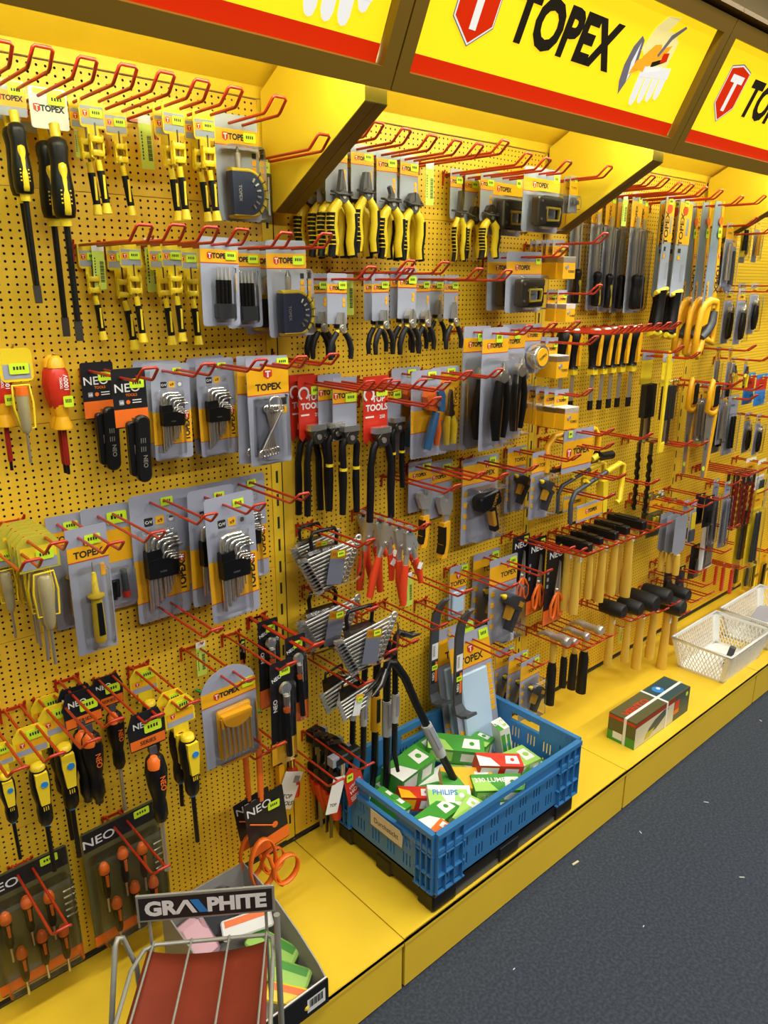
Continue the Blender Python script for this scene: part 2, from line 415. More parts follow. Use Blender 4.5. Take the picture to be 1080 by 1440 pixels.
def b_big_driver(L=.36, blade='flat', dbl=0):
    o = E('large_screwdriver')
    m = M(); m.rbox(-.028, -.045, .028, .012, 0, .0015, .004, 'white' if dbl else 'card').quad(-.028, -.030, .028, -.004, -.0004, 'band' if not dbl else 'white'); topex(m, .002, -.017, -.0006, .010)
    m.quad(-.022, .003, .022, .010, -.0006, 'yplast')
    m.obj('hang_card', o); sticker(o, .012, -.004, w=.026)
    m = M(); ergo_handle(m, -.175, -.058, .0170, 'black', 'yplast', yo=-.020)
    m.tube([(0, -.014, -.040), (0, -.020, -.064)], .008, 'yplast', 10)
    for i in range(4): m.tube([(-.008, -.0345, -.135-i*.006), (.008, -.0345, -.135-i*.006)], .0014, 'yplast', 6)
    m.obj('handle', o)
    m = M(); m.tube([(0, -.020, -.172), (0, -.020, -L+.03)], .0052, 'black', 6); m.tube([(0, -.020, -.172), (0, -.020, -.186)], .009, 'yplast', 10)
    m.box((0, -.020, -L+.014), (.012, .0035, .032), 'dsteel'); m.obj('blade', o)
    return o, L
def b_precision(dx=.004):
    o = E('precision_screwdriver')
    m = M(); m.rbox(-.020, -.040, .020, .006, 0, .0015, .005, 'yplast').quad(-.018, -.036, .018, -.026, -.0004, 'card').quad(-.018, -.026, .018, -.014, -.0004, 'band').quad(-.018, -.014, .018, -.009, -.0004, 'card')
    m.shield(-.011, -.020, -.0006, .007, .009)
    m.rbox(-.009, -.082, .009, -.040, 0, .0015, .001, 'yplast')
    m.obj('hang_card', o); sticker(o, .006, -.019, w=.020, h=.013)
    m = M()
    for z in (-.063, -.083): m.lathe([(.011, z), (.012, z+.002), (.012, z+.007), (.011, z+.009)], 'yplast', 14, (0, -.009, 0), sy=.8)
    for s in (-1, 1): m.box((s*.0095, -.009, -.068), (.003, .008, .034), 'yplast')
    m.obj('holder', o)
    m = M(); m.tube([(0, -.009, -.034), (0, -.009, -.09)], .0014, 'dsteel', 6); m.tube([(0, -.009, -.088), (dx*.5, -.009, -.105)], .0048, 'yplast', 10)
    m.obj('shaft', o)
    m = M(); m.tube([(dx*.5, -.009, -.104), (dx*1.5, -.009, -.152)], .0062, 'black', 10); m.tube([(dx*1.5, -.009, -.150), (dx*1.55, -.009, -.155), (dx*1.7, -.009, -.168)], [.0055, .0065, .0085], 'yplast', 10)
    m.box((dx*1.05, -.0152, -.128), (.0036, .0012, .036), 'yplast')
    m.obj('handle', o); return o, .168
def b_bitset(kind='d'):
    o = E('bit_driver_set'); w = .084
    m = cardm(w, .014, .150, (.008, .032)); topex(m, 0, -.020, -.0006, .011)
    for i in range(4): m.rbox(.028, -.050-i*.011, .036, -.041-i*.011, -.0005, 0, .001, 'ink' if i == 0 else 'band')
    m.obj('card', o); sticker(o, .024, -.019)
    if kind == 'd':
        m = M(); m.tube([(-.010, -.016, -.046), (-.010, -.016, -.078)], .0055, 'steel', 10); m.tube([(-.010, -.016, -.036), (-.010, -.016, -.047)], [.0015, .005], 'dsteel', 8); m.obj('bit_shaft', o)
        m = M(); P = [(-.028, -.142)]+[(x, z) for x, _, z in arc(.002, -.108, .034, -88, 88, 12, rx=.030)]+[(-.028, -.074)]
        m.prism(P, -.026, -.006, 'navy'); m.obj('bit_case', o)
        m = M(); m.tube([(-.028, -.017, -.073)]+arc(.003, -.108, .0355, 88, -88, 16, -.017, .034)+[(-.028, -.017, -.143)], .0045, 'yplast', 8, flat=2.2)
        for i in range(6): a = math.radians(55-i*22); m.box((.003+.033*math.cos(a), -.0275, -.108+.034*math.sin(a)), (.008, .001, .0014), 'ink', (0, -a, 0))
        m.obj('yellow_rim', o)
        m = M()
        for i in range(6): a = math.radians(60-i*24); m.tube([(.001+.016*math.cos(a), -.027, -.108+.020*math.sin(a)), (.001+.024*math.cos(a), -.027, -.108+.027*math.sin(a))], .0024, 'steel', 6)
        m.text('TOPEX', -.015, -.108, -.0265, .008, 'steel', -PI/2); m.obj('bits', o)
        blister(o, -.034, -.147, .040, -.034, .030)
    elif kind == 'pens':
        m = M()
        for i in range(4):
            x = -.012+i*.0085
            m.tube([(x, -.010, -.064), (x, -.010, -.132)], .0040, 'black', 8)
            m.tube([(x, -.010, -.040), (x, -.010, -.064)], [.001, .0030], 'steel', 8)
        m.obj('screwdriver_row', o); M().rbox(-.018, -.136, .019, -.108, -.018, -.002, .003, 'dgrey').obj('holder', o)
        m = M(); m.rbox(.028, -.075, .034, -.050, -.0008, 0, .001, 'band'); m.obj('side_print', o)
        blister(o, -.022, -.142, .024, -.038, .022)
    else:
        m = M(); m.rbox(-.026, -.140, .018, -.080, -.026, -.004, .004, 'dgrey', bev=.002); m.tube([(-.006, -.015, -.048), (-.006, -.015, -.082)], .0050, 'steel', 10); m.obj('bit_case', o)
        m = M().rbox(-.028, -.086, .020, -.078, -.027, -.004, .002, 'yplast').rbox(-.028, -.143, .020, -.137, -.027, -.004, .002, 'yplast'); m.obj('yellow_rim', o)
        blister(o, -.032, -.146, .030, -.040, .030)
    return o, .150
def plier_handles(m, z0, z1, sp, r, a, b, yo, ribs=True, bow=.010):
    for s in (-1, 1):
        pts = [(s*.007, yo, z0), (s*(sp+bow*.8), yo, lerp(z0, z1, .18)), (s*(sp+bow), yo, lerp(z0, z1, .45)), (s*(sp+bow*.5), yo, lerp(z0, z1, .75)), (s*(sp+bow*.9), yo, z1)]
        rr = [r*.9, r*1.15, r, r*.95, r*.9]
        m.tube(pts, rr, b, 10, flat=.9)
        if a != b:
            dk = [(x+s*r*.62, y-.0008, z-.004) for x, y, z in pts[1:]]; m.tube(dk, [q*.86 for q in rr[1:]], a, 8)
            if ribs and s < 0:
                for i in range(8):
                    t = .28+i*.075; k = 1+t*4; j = min(int(t*4), 3); fr = t*4-j
                    p = Vector(pts[j]).lerp(Vector(pts[j+1]), fr)
                    m.box((p.x+s*r*1.0, p.y-r*.40, p.z), (r*1.1, r*1.25, .0020), b)
def plier_head(m, kind, z0, z1, k, yo, w=.016):
    H = z0-z1
    if kind == 'long':
        for s in (-1, 1): m.prism([(s*.0005, z1+H*.25), (s*w*.62, z1+H*.22), (s*.0022, z0), (s*.0004, z0)][::s], yo-.005, yo+.005, k)
    elif kind == 'bent':
        m.prism([(-.010, z1+H*.2), (.008, z1+H*.2), (.006, z1+H*.6), (-.004, z0), (-.008, z0-.004), (-.003, z1+H*.6)], yo-.005, yo+.005, k)
    elif kind == 'cutter':
        for s in (-1, 1): m.prism([(s*.0004, z1+H*.2), (s*w*.95, z1+H*.15), (s*w*1.05, z1+H*.6), (s*w*.6, z0-.003), (s*.0012, z0)][::s], yo-.006, yo+.006, k)
    elif kind == 'end':
        m.prism([(-w*1.0, z0-.006), (-w*.9, z1+H*.3), (-w*.3, z1), (w*.3, z1), (w*.9, z1+H*.3), (w*1.0, z0-.006), (w*.6, z0), (-w*.6, z0)], yo-.007, yo+.007, k)
    else:
        for s in (-1, 1): m.prism([(s*.0005, z1+H*.2), (s*w*.85, z1+H*.15), (s*w*.7, z1+H*.55), (s*w*.42, z0), (s*.0008, z0)][::s], yo-.006, yo+.006, k)
    m.lathe([(w*.72, -.008), (w*.8, -.006), (w*.8, .006), (w*.72, .008)], k, 14, (0, yo, z1+H*.12), 'y')
    m.lathe([(w*.3, -.0095), (w*.3, .0095)], 'steel', 10, (0, yo, z1+H*.12), 'y')
def b_pliers(head='combi', H=.205, cw=.058):
    o = E('pliers'); ct = .012; cb = .105
    m = cardm(cw, ct, cb, (.006, .030), .004); topex(m, 0, -.018, -.0006, .0095)
    for i in range(3): m.rbox(cw/2-.013, -.052-i*.011, cw/2-.005, -.043-i*.011, -.0006, 0, .001, 'band')
    m.obj('card', o); sticker(o, cw*.25, -.014, w=.024)
    h0 = {'combi': -.048, 'long': -.046, 'bent': -.060, 'cutter': -.066, 'slim': -.040}.get(head, -.05)
    m = M(); plier_head(m, 'long' if head == 'slim' else head, h0, -.102, 'dsteel', -.014, .011 if head == 'slim' else .017)
    m.obj('jaws', o)
    m = M(); m.tube([(-.020, -.006, -.086), (-.024, -.020, -.088), (-.018, -.026, -.092), (.018, -.026, -.092), (.024, -.020, -.088), (.020, -.006, -.086)], .0026, 'dgrey', 6); m.obj('plastic_clip', o)
    m = M(); plier_handles(m, -.104, -H, .008 if head == 'slim' else .015, .0070 if head == 'slim' else .0100, 'black', 'yplast', -.014)
    m.obj('grips', o)
    return o, H
def b_minipliers(head='long', H=.135):
    o = E('mini_pliers'); cw = .044
    m = cardm(cw, .010, .075, (.008, .022), .003); topex(m, 0, -.015, -.0006, .007)
    for i in range(2): m.rbox(cw/2-.010, -.038-i*.008, cw/2-.004, -.031-i*.008, -.0006, 0, .001, 'band')
    m.obj('card', o); sticker(o, cw*.25, -.010, w=.018, h=.012)
    m = M(); plier_head(m, head, {'long': -.042, 'combi': -.055, 'cutter': -.058}[head], -.086, 'steel', -.010, .009)
    m.box((0, -.010, -.078), (.024, .010, .007), 'black')
    m.obj('jaws', o)
    m = M()
    for s in (-1, 1):
        pts = [(s*.003, -.010, -.082), (s*.009, -.010, -.089), (s*.019, -.010, -.102), (s*.024, -.010, -.118), (s*.023, -.010, -H)]
        m.tube(pts[:2], .0042, 'yplast', 8); m.tube(pts[1:], [.0048, .0056, .0054, .0044], 'rubber', 8)
    m.obj('handles', o); return o, H
def b_stapler(H=.155, w=.160):
    o = E('staple_gun_pack')
    m = cardm(w, .016, H, (.012, .046), .008); topex(m, -.004, -.029, -.0006, .015); m.obj('card', o); sticker(o, w*.38, -.008, w=.022, h=.022)
    m = M(); T = None
    m.rbox(-.052, -.138, -.012, -.060, -.036, -.006, .010, 'bronze', 4, None, .004); m.rbox(-.030, -.084, .062, -.058, -.034, -.008, .008, 'bronze', 4, None, .004); m.rbox(-.040, -.140, .054, -.126, -.034, -.008, .005, 'black', 4, None, .003); m.rbox(.050, -.132, .062, -.078, -.030, -.012, .005, 'black', 3, None, .002)
    m.obj('body', o)
    m = M(); m.tube([(-.008, -.030, -.090), (.046, -.030, -.090), (.048, -.030, -.098), (.044, -.030, -.122), (-.008, -.030, -.124), (-.011, -.030, -.106)], .0036, 'yplast', 8, True, 1.6); m.obj('handle_grip', o)
    m = M().lathe([(.004, -.040), (.004, -.034)], 'chrome', 10, (-.040, 0, -.074), 'y').lathe([(.004, -.040), (.004, -.034)], 'chrome', 10, (-.022, 0, -.092), 'y').lathe([(.004, -.040), (.004, -.034)], 'chrome', 10, (-.040, 0, -.122), 'y').box((-.0, -.022, -.143), (.04, .010, .005), 'steel'); m.obj('metal_fittings', o)
    blister(o, -.062, -.148, .068, -.050, .044)
    return o, H
def b_smallbox(H=.075, w=.048):
    o = E('boxed_refill_pack')
    m = cardm(w, .010, .030, (.004, .028), .002); topex(m, .002, -.016, -.0006, .0075); m.obj('card', o); sticker(o, w*.28, -.006, w=.016, h=.012)
    m = M(); m.box((0, -.016, -.054), (w, .034, .048), 'band').box((0, -.016, -.035), (w, .034, .014), 'white').text('TOPEX', .008, -.062, -.0337, .008, 'ink').prism([(-.016, -.052), (-.006, -.046), (-.002, -.052), (-.012, -.058)], -.0345, -.033, 'card2')
    m.obj('carton', o); return o, H
def hexkeys(m, x0, z0, n, big, k='chrome', bend=1):
    for i in range(n):
        r = lerp(.0040, .0016, i/max(1, n-1)); x = x0+i*big*.95; zt = z0-i*big*1.0
        top = zt; m.tube([(x, -.012, z0-.100+i*.005), (x, -.012, top-.010), (x+.003, -.012, top-.003), (x+.010, -.012, top), (x+.036-i*.001, -.012, top-.004)], r, k, 6)
def b_hexset(H=.25):
    o = E('hex_key_set'); w = .116
    m = M(); m.rbox(-w/2, -H, w/2, .018, 0, .0012, .008, 'card'); m.quad(-w/2, -.205, w/2, -.115, -.0003, 'band'); m.quad(-w/2, -.2065, w/2, -.205, -.0004, 'redp')
    for i, k in enumerate(['ink', 'band', 'card2']): m.rbox(-.030+i*.024, -.048, -.012+i*.024, -.031, -.0006, 0, .002, k)
    m.text('CrV', -.021, -.040, -.0009, .009, 'white'); m.text('x9', .003, -.040, -.0009, .011, 'ink'); m.lathe([(.004, -.0008), (.006, -.0008)], 'white', 6, (.027, 0, -.040), 'y')
    m.shield(.044, -.128, -.0006, .017, .019); m.text('TOPEX', .044, -.168, -.0006, .0205, 'ink', PI/2, .05)
    m.obj('card', o); sticker(o, .020, -.003, w=.026, h=.017)
    m = M()
    for i in range(5):
        r = lerp(.0056, .0034, i/4); x = -.032+i*.0100; zt = -.062-i*.0075
        m.tube([(x, -.012, -.222+i*.008), (x, -.012, zt-.012), (x+.004, -.012, zt-.003), (x+.012, -.012, zt), (x+.046-i*.003, -.012, zt-.001)], r, 'chrome', 6)
    for i in range(4):
        r = lerp(.0030, .0018, i/3); x = -.006+i*.006; zt = -.100-i*.006
        m.tube([(x, -.022, -.196+i*.008), (x, -.022, zt-.008), (x+.005, -.022, zt), (x+.026, -.022, zt-.002)], r, 'chrome', 6)
    m.obj('hex_keys', o)
    m = M().prism([(-.040, -.150), (.022, -.152), (.024, -.120), (.0, -.112), (-.040, -.112)], -.026, -.006, 'black').prism([(-.040, -.112), (-.006, -.114), (-.010, -.092), (-.040, -.094)], -.022, -.006, 'black').text('TOPEX', -.010, -.138, -.0265, .005, 'card2')
    m.obj('holder', o)
    blister(o, -.050, -.236, .027, -.050, .030)
    return o, H
def b_wrenchcard(H=.165):
    o = E('combination_wrench_pack'); w = .078
    m = cardm(w, .012, H, (.004, .048), .003); m.shield(0, -.016, -.0006, .016, .016); m.text('TOPEX', 0, -.037, -.0006, .015, 'ink', 0, .04)
    m.rbox(.022, -.068, .032, -.056, -.0006, 0, .001, 'ink').rbox(.022, -.082, .032, -.070, -.0006, 0, .001, 'band')
    m.obj('card', o); sticker(o, .028, .002, w=.022, h=.012)
    for i in range(6):
        a = -.008+i*.004; b = .006-i*.0065; y = -.006-i*.0022
        m = M(); m.tube([(a, y, -.076), (b, y, -.136)], .0024, 'steel', 6)
        m.tube(arc(a, -.071, .0052, 0, 360, 10, y)[:-1], .0018, 'chrome', 6, True)
        m.tube(arc(b, -.142, .0060, -60, 240, 8, y), .0022, 'chrome', 6); m.obj('wrench', o)
    m = M(); m.tube(arc(0, -.062, .012, 0, 360, 14, -.020)[:-1], .0014, 'chrome', 6, True); m.obj('ring', o); blister(o, -.028, -.155, .028, -.048, .024)
    return o, H
def b_foldhex(H=.165):
    o = E('folding_hex_key_set')
    m = M(); m.rbox(-.028, -.080, .028, .014, 0, .0012, .004, 'dkcard'); m.quad(-.028, -.078, .028, -.050, -.0003, 'orange')
    m.text('NEO', -.004, -.017, -.0006, .019, 'white', 0, .01, 1.1); m.text('TOOLS', .002, -.028, -.0006, .006, 'orange'); m.rbox(-.019, -.043, -.011, -.035, -.0006, 0, .001, 'card2')
    m.text('x6', -.015, -.039, -.0008, .006, 'white'); m.lathe([(.0035, 0), (.0035, .0006)], 'orange', 8, (-.004, -.0002, -.039), 'y')
    for i in range(2): m.quad(.003, -.037-i*.004, .018, -.0355-i*.004, -.0006, 'white')
    m.obj('hang_card', o); sticker(o, .012, -.010, -.0012)
    m = M(Matrix.Rotation(.04, 4, 'Y')); m.rbox(-.003, -H-.002, .022, -.058, -.026, -.012, .012, 'black', 5, None, .003)
    for g in range(2):
        for i in range(3): m.box((.004+i*.0035, -.0263, -.098-g*.014), (.001, .001, .008), 'steel')
    m.text('NEO', .010, -.132, -.0264, .010, 'steel', -PI/2)
    m.obj('handle', o)
    M().rbox(-.016, -H+.008, -.001, -.068, -.018, -.006, .006, 'black', 4, None, .002).obj('rear_handle_plate', o)
    m = M().tube([(-.004, -.014, -.062), (-.004, -.014, -.145)], .0035, 'brass', 6); m.lathe([(.006, -.12), (.006, -.105)], 'steel', 10, (-.004, -.014, 0)); m.obj('hex_keys', o)
    return o, H
def b_vde(H=.185):
    o = E('insulated_screwdriver')
    m = M(); prof = [(.004, -.002), (.010, -.004), (.0165, -.016), (.0185, -.036), (.0165, -.056), (.011, -.076), (.009, -.084)]
    m.lathe(prof[::-1], 'redp', 14, (0, -.016, 0), sy=.8)
    m.lathe([(.0100, -.090), (.0115, -.080), (.0112, -.068)], 'band', 12, (0, -.016, 0)); m.lathe([(.0150, -.108), (.0150, -.104), (.0098, -.086)], 'band', 14, (0, -.016, 0))
    m.lathe([(.0145, -.009), (.012, .004), (.004, .010)], 'band', 12, (0, -.016, 0), sy=.8)
    m.obj('handle', o)
    m = M()
    m.text('1000V', .006, -.032, -.0335, .010, 'white', PI/2); m.text('TOPEX', -.002, -.032, -.0335, .006, 'white', PI/2); m.obj('handle_print', o)
    m = M(); m.tube([(0, -.016, -.104), (0, -.016, -H+.016)], .0042, 'dred', 8); m.tube([(0, -.016, -H+.016), (0, -.016, -H)], .0028, 'black', 6); m.obj('insulated_shaft', o)
    sticker(o, .006, -.062, -.034, .016, .018)
    return o, H
def b_tester(H=.155, far=False):
    o = E('voltage_tester')
    m = M(); m.rbox(-.022, -.040, .022, .006, 0, .0015, .007, 'yplast').quad(-.018, -.036, .018, -.016, -.0004, 'card'); m.obj('hang_card', o); sticker(o, .003, -.022, w=.026)
    m = M(); m.tube([(-.011, -.010, -.044), (.011, -.010, -.044), (.014, -.010, -.070), (.013, -.010, -.105), (-.006, -.010, -.108), (-.012, -.010, -.075)], .0018, 'yplast', 6, True); m.obj('holder', o)
    m = M(); m.lathe([(.004, -.112), (.0075, -.105), (.0085, -.060), (.0085, -.055), (.007, -.052)], 'amber', 12, (0, -.010, 0)); m.obj('handle', o)
    M().lathe([(.0088, -.058), (.0088, -.046)], 'orange', 12, (0, -.010, 0)).obj('cap', o)
    M().tube([(0, -.010, -.060), (0, -.010, -H)], .0020, 'steel', 6).obj('blade', o)
    return o, H
def b_olive_tester(H=.20):
    o = E('tester_screwdriver')
    m = M(); m.prism([(-.030, -.048), (.030, -.048), (.030, -.006), (.020, .006), (-.020, .006), (-.030, -.006)], 0, .0015, 'olive'); m.quad(-.026, -.045, .026, -.030, -.0004, 'card').quad(-.026, -.030, .026, -.010, -.0004, 'yplast'); m.obj('hang_card', o); sticker(o, .008, -.025, w=.026)
    m = M(); m.tube([(-.014, -.010, -.050), (.014, -.010, -.050), (.018, -.010, -.080), (.016, -.010, -.120), (-.016, -.010, -.118), (-.018, -.010, -.080)], .0018, 'yplast', 6, True); m.obj('holder', o)
    m = M(); m.lathe([(.005, -.140), (.009, -.130), (.011, -.085), (.011, -.058), (.008, -.054)], 'amber', 12, (0, -.010, 0)); m.obj('handle', o)
    M().tube([(0, -.010, -.060), (0, -.010, -H)], .0026, 'steel', 6).obj('blade', o)
    return o, H
def b_pincers(card='red', H=.23, cw=.052):
    o = E('long_pincers')
    if card == 'red':
        m = M(); n = 8; P = [(-cw/2, .012), (-cw/2, -.092)]+[(-cw/2+cw*i/n, -.092-(.008 if i % 2 else 0)) for i in range(1, n)]+[(cw/2, -.092), (cw/2, .012)]
        m.prism(P, 0, .0012, 'redp'); m.text('TOP', .006, -.026, -.0006, .014, 'white', 0, .03); m.text('TOOLS', .002, -.040, -.0006, .0145, 'white', 0, .04)
        m.tube(arc(-.015, -.018, .010, -60, 240, 12, -.001), .0022, 'white', 6, flat=.3); m.quad(-.022, -.056, -.004, -.053, -.0006, 'white').text('250', .014, -.056, -.0006, .008, 'white')
        m.obj('card', o); sticker(o, .012, -.014)
    else:
        m = cardm(cw, .012, .098, (.008, .032), .003); topex(m, 0, -.020, -.0006, .010); m.obj('card', o); sticker(o, .012, -.024)
    m = M(); plier_head(m, 'end', -.072, -.094, 'dsteel', -.014, .016); m.box((0, -.014, -.075), (.034, .015, .010), 'chrome'); m.obj('jaws', o)
    m = M(); yb = card != 'red'
    for s in (-1, 1):
        x1 = .014 if yb else .022
        pts = [(s*.006, -.014, -.092), (s*.016, -.014, -.105), (s*x1, -.014, -.135), (s*x1, -.014, -.17), (s*(x1+.002), -.014, -H)]
        m.tube(pts, [.006, .0062, .0058, .0066, .006], 'black', 10)
        if yb: m.lathe([(.0072, -.150), (.0072, -.145)], 'yplast', 10, (s*x1, -.014, 0))
    m.obj('handles', o); return o, H
def b_stripper(col='blue', H=.17):
    o = E('wire_stripper_pack'); w = .085
    m = cardm(w, .012, H, (.002, .10), .006, line=True) if col == 'yellow' else cardm(w, .012, H, (.070, .115), .006)
    if col == 'yellow': m.text('TOPEX', .034, -.055, -.0006, .014, 'ink', PI/2, .03)
    m.obj('card', o); sticker(o, .016, .000, w=.024)
    if col == 'blue':
        m = M(); m.prism([(-.020, -.040), (-.012, -.066), (.010, -.072), (.018, -.060), (.020, -.030), (.010, -.022), (-.014, -.026)], -.024, -.008, 'orange')
        m.prism([(.012, -.070), (.006, -.030), (.020, -.024), (.028, -.040), (.026, -.074)], -.030, -.012, 'blue'); m.lathe([(.006, -.032), (.006, -.030)], 'steel', 10, (.008, 0, -.055), 'y')
        m.obj('head', o)
        M().tube([(.014, -.018, -.074), (.002, -.018, -.105), (-.012, -.018, -.150)], [.008, .010, .008], 'blue', 10).obj('handle', o)
        M().tube([(.020, -.014, -.080), (.024, -.014, -.115), (.020, -.014, -.145)], [.006, .008, .006], 'orange', 10).obj('handle', o)
    else:
        m = M(); m.prism([(-.004, -.084), (.010, -.084), (.006, -.040), (.002, -.034), (-.002, -.044)], -.018, -.010, 'dsteel'); m.lathe([(.010, -.018), (.010, -.008)], 'dsteel', 12, (.003, 0, -.085), 'y'); m.obj('head', o)
        for s in (-1, 1): M().tube([(.003+s*.006, -.014, -.090), (.003+s*.012, -.014, -.110), (.003+s*.011, -.014, -.150)], [.006, .0085, .007], 'yplast', 10).obj('handle', o)
    blister(o, -.038, -H+.008, .040, -.016, .034)
    return o, H
def b_adjwrench(H=.19):
    o = E('adjustable_wrench'); cw = .07
    m = cardm(cw, .012, .105, (.010, .032), .003); topex(m, 0, -.021, -.0006, .009); m.obj('card', o); sticker(o, .018, -.004)
    m = M(Matrix.Translation((.004, 0, 0)))
    m.prism([(-.024, -.070), (-.014, -.095), (.008, -.100), (.016, -.082), (.014, -.052), (.004, -.046), (.002, -.066), (-.008, -.072), (-.012, -.054), (-.022, -.058)], -.020, -.008, 'bright')
    m.lathe([(.005, -.088), (.005, -.078)], 'chrome', 10, (-.004, -.014, 0)); m.prism([(-.006, -.096), (.008, -.096), (.006, -.116), (-.006, -.116)], -.018, -.010, 'bright')
    m.obj('jaws', o)
    m = M(Matrix.Translation((.002, 0, 0))); m.prism([(-.009, -.114), (.010, -.112), (.009, -.150), (.002, -H), (-.014, -H+.002), (-.010, -.150)], -.021, -.007, 'band'); m.prism([(-.010, -.122), (-.003, -.122), (-.003, -.160), (-.008, -H+.012), (-.015, -H+.012), (-.011, -.160)], -.0225, -.0055, 'black')
    m.obj('handle', o); return o, H
def b_gluegun(H=.19, w=.115, big=1):
    o = E('glue_gun_pack')
    m = cardm(w, .012, H, (.004, .048), .004); m.text('TOPEX', w*.18, -.030, -.0006, .016, 'ink', 0, .03); m.shield(w*.18, -.012, -.0006, .012, .013)
    for i in range(4): m.rbox(-w/2+.006, -.075-i*.026, -w/2+.018, -.064-i*.026, -.0006, 0, .001, 'band')
    m.obj('card', o); sticker(o, w*.32, -.004, w=.022, h=.02)
    T = Matrix.Translation((.008, -.018, -.105)) @ Matrix.Rotation(-.25 if big else .55, 4, 'Y') @ Matrix.Scale(.92 if big else .85, 4)
    m = M(T)
    if big:
        m.rbox(-.038, .000, .036, .042, -.020, .014, .010, 'black', 4, None, .004); m.text('TOPEX', .012, .018, -.0205, .012, 'band', PI/2*.6)
        m.obj('body', o)
        m = M(T); m.rbox(.000, -.070, .020, .004, -.014, .008, .006, 'black', 4, None, .003); m.rbox(-.002, -.052, .010, -.010, -.017, .004, .004, 'band', 3, None, .002); m.obj('grip', o)
    else:
        m.prism([(-.042, .020), (-.030, .004), (.018, -.002), (.030, .010), (.026, .030), (.004, .036), (-.030, .030)], -.016, .014, 'dgrey'); m.tube([(-.056, 0, .018), (-.040, 0, .018)], [.003, .008], 'yplast', 10)
        m.obj('body', o)
        m = M(T); m.prism([(.008, .002), (.020, -.060), (.034, -.060), (.030, .008)], -.013, .011, 'dgrey'); m.obj('grip', o)
        m = M(T); m.prism([(-.010, .002), (-.004, -.034), (.006, -.032), (.006, .002)], -.012, .008, 'band').box((.016, -.017, .018), (.018, .002, .014), 'band'); m.obj('trigger', o)
    blister(o, -w*.40, -H+.012, w*.45, -.054, .040)
    return o, H
def b_riveter(H=.25, w=.085):
    o = E('riveter_pack')
    m = cardm(w, .012, H, (.012, .040), .004); topex(m, 0, -.026, -.0006, .011); m.rbox(.010, -H+.02, .036, -H*.5, -.0006, 0, .001, 'band'); m.obj('card', o); sticker(o, .010, -.010, w=.02, h=.02)
    m = M(); m.tube([(.004, -.022, -.060), (.004, -.022, -.082)], [.006, .010], 'chrome', 12); m.lathe([(.014, -.030), (.016, -.026), (.016, -.012), (.014, -.008)], 'steel', 14, (.0, 0, -.088), 'y'); m.tube([(0, -.02, -.088), (.022, -.02, -.094), (.026, -.02, -.108)], .007, 'steel', 10)
    m.obj('head', o)
    M().tube([(-.004, -.020, -.098), (-.010, -.020, -.135), (-.014, -.020, -.175), (-.010, -.020, -.225)], [.010, .012, .013, .009], 'black', 10).obj('handle', o)
    M().tube([(.014, -.020, -.100), (.022, -.020, -.140), (.020, -.020, -.180), (.014, -.020, -.222)], [.007, .008, .008, .006], 'black', 10).obj('handle', o)
    blister(o, -.036, -H+.014, .038, -.048, .040)
    return o, H
def b_tapecard(H=.11, w=.065):
    o = E('tape_measure_pack'); m = cardm(w, .010, H, (.006, .030), .004); topex(m, 0, -.018, -.0006, .009); m.obj('card', o); sticker(o, .016, -.006, w=.018)
    m = M(); m.lathe([(.028, -.032), (.031, -.028), (.031, -.004), (.028, -.002)], 'chrome', 22, (0, 0, -.068), 'y'); m.lathe([(.022, -.034), (.022, -.031)], 'band', 20, (0, 0, -.068), 'y'); m.text('TOPEX', 0, -.068, -.0345, .010, 'ink', .5); m.obj('case', o)
    return o, H
def b_chisel(H=.20):
    o = E('wood_chisel')
    m = M(); m.lathe([(.014, -.094), (.012, -.088), (.013, -.060), (.0175, -.030), (.018, -.010), (.014, -.002)], 'black', 12, (0, -.012, 0)); m.lathe([(.0128, -.001), (.0128, .003), (.009, .006)], 'steel', 12, (0, -.012, 0))
    m.prism([(-.004, -.086), (.004, -.086), (.009, -.040), (.011, -.012), (.002, -.006), (-.005, -.030)], -.0310, -.020, 'band'); m.lathe([(.0035, -.0005), (.0035, .001)], 'brass', 8, (.004, -.028, -.020), 'y')
    m.obj('handle', o)
    M().box((0, -.012, -.100), (.020, .018, .018), 'yplast').obj('plastic_collar', o)
    m = M().box((0, -.012, -.142), (.014, .003, .070), 'steel'); m.box((0, -.012, -.188), (.016, .006, .024), 'black'); m.obj('blade', o)
    return o, H
def b_scissors(H=.22):
    o = E('scissors_pack'); w = .082
    m = M(); m.rbox(-w/2, -H, w/2, .012, 0, .0012, .004, 'dkcard').quad(-w/2, -H+.002, w/2, -H+.045, -.0003, 'orange'); m.text('NEO', 0, -.020, -.0006, .026, 'white', 0, .02, 1.15)
    for i in range(3): m.rbox(-w/2+.006, -.07-i*.02, -w/2+.014, -.06-i*.02, -.0006, 0, .001, 'card2')
    m.obj('card', o); sticker(o, .022, -.002, w=.02)
    m = M(); m.prism([(-.012, -.128), (.000, -.128), (.005, -.040), (.002, -.034)], -.012, -.010, 'steel').prism([(.000, -.128), (.012, -.128), (.004, -.038), (.0015, -.036)], -.015, -.013, 'steel').lathe([(.005, -.017), (.005, -.009)], 'chrome', 10, (0, 0, -.118), 'y'); m.obj('blades', o)
    for s in (-1, 1):
        m = M(); m.tube([(s*.001, -.013, -.122), (s*.014, -.013, -.136), (s*.027, -.013, -.158), (s*.028, -.013, -.186), (s*.018, -.013, -.200), (s*.009, -.013, -.190), (s*.006, -.013, -.165), (s*.004, -.013, -.142)], .0042, 'orange', 8, True)
        m.obj('finger_ring', o)
    return o, H
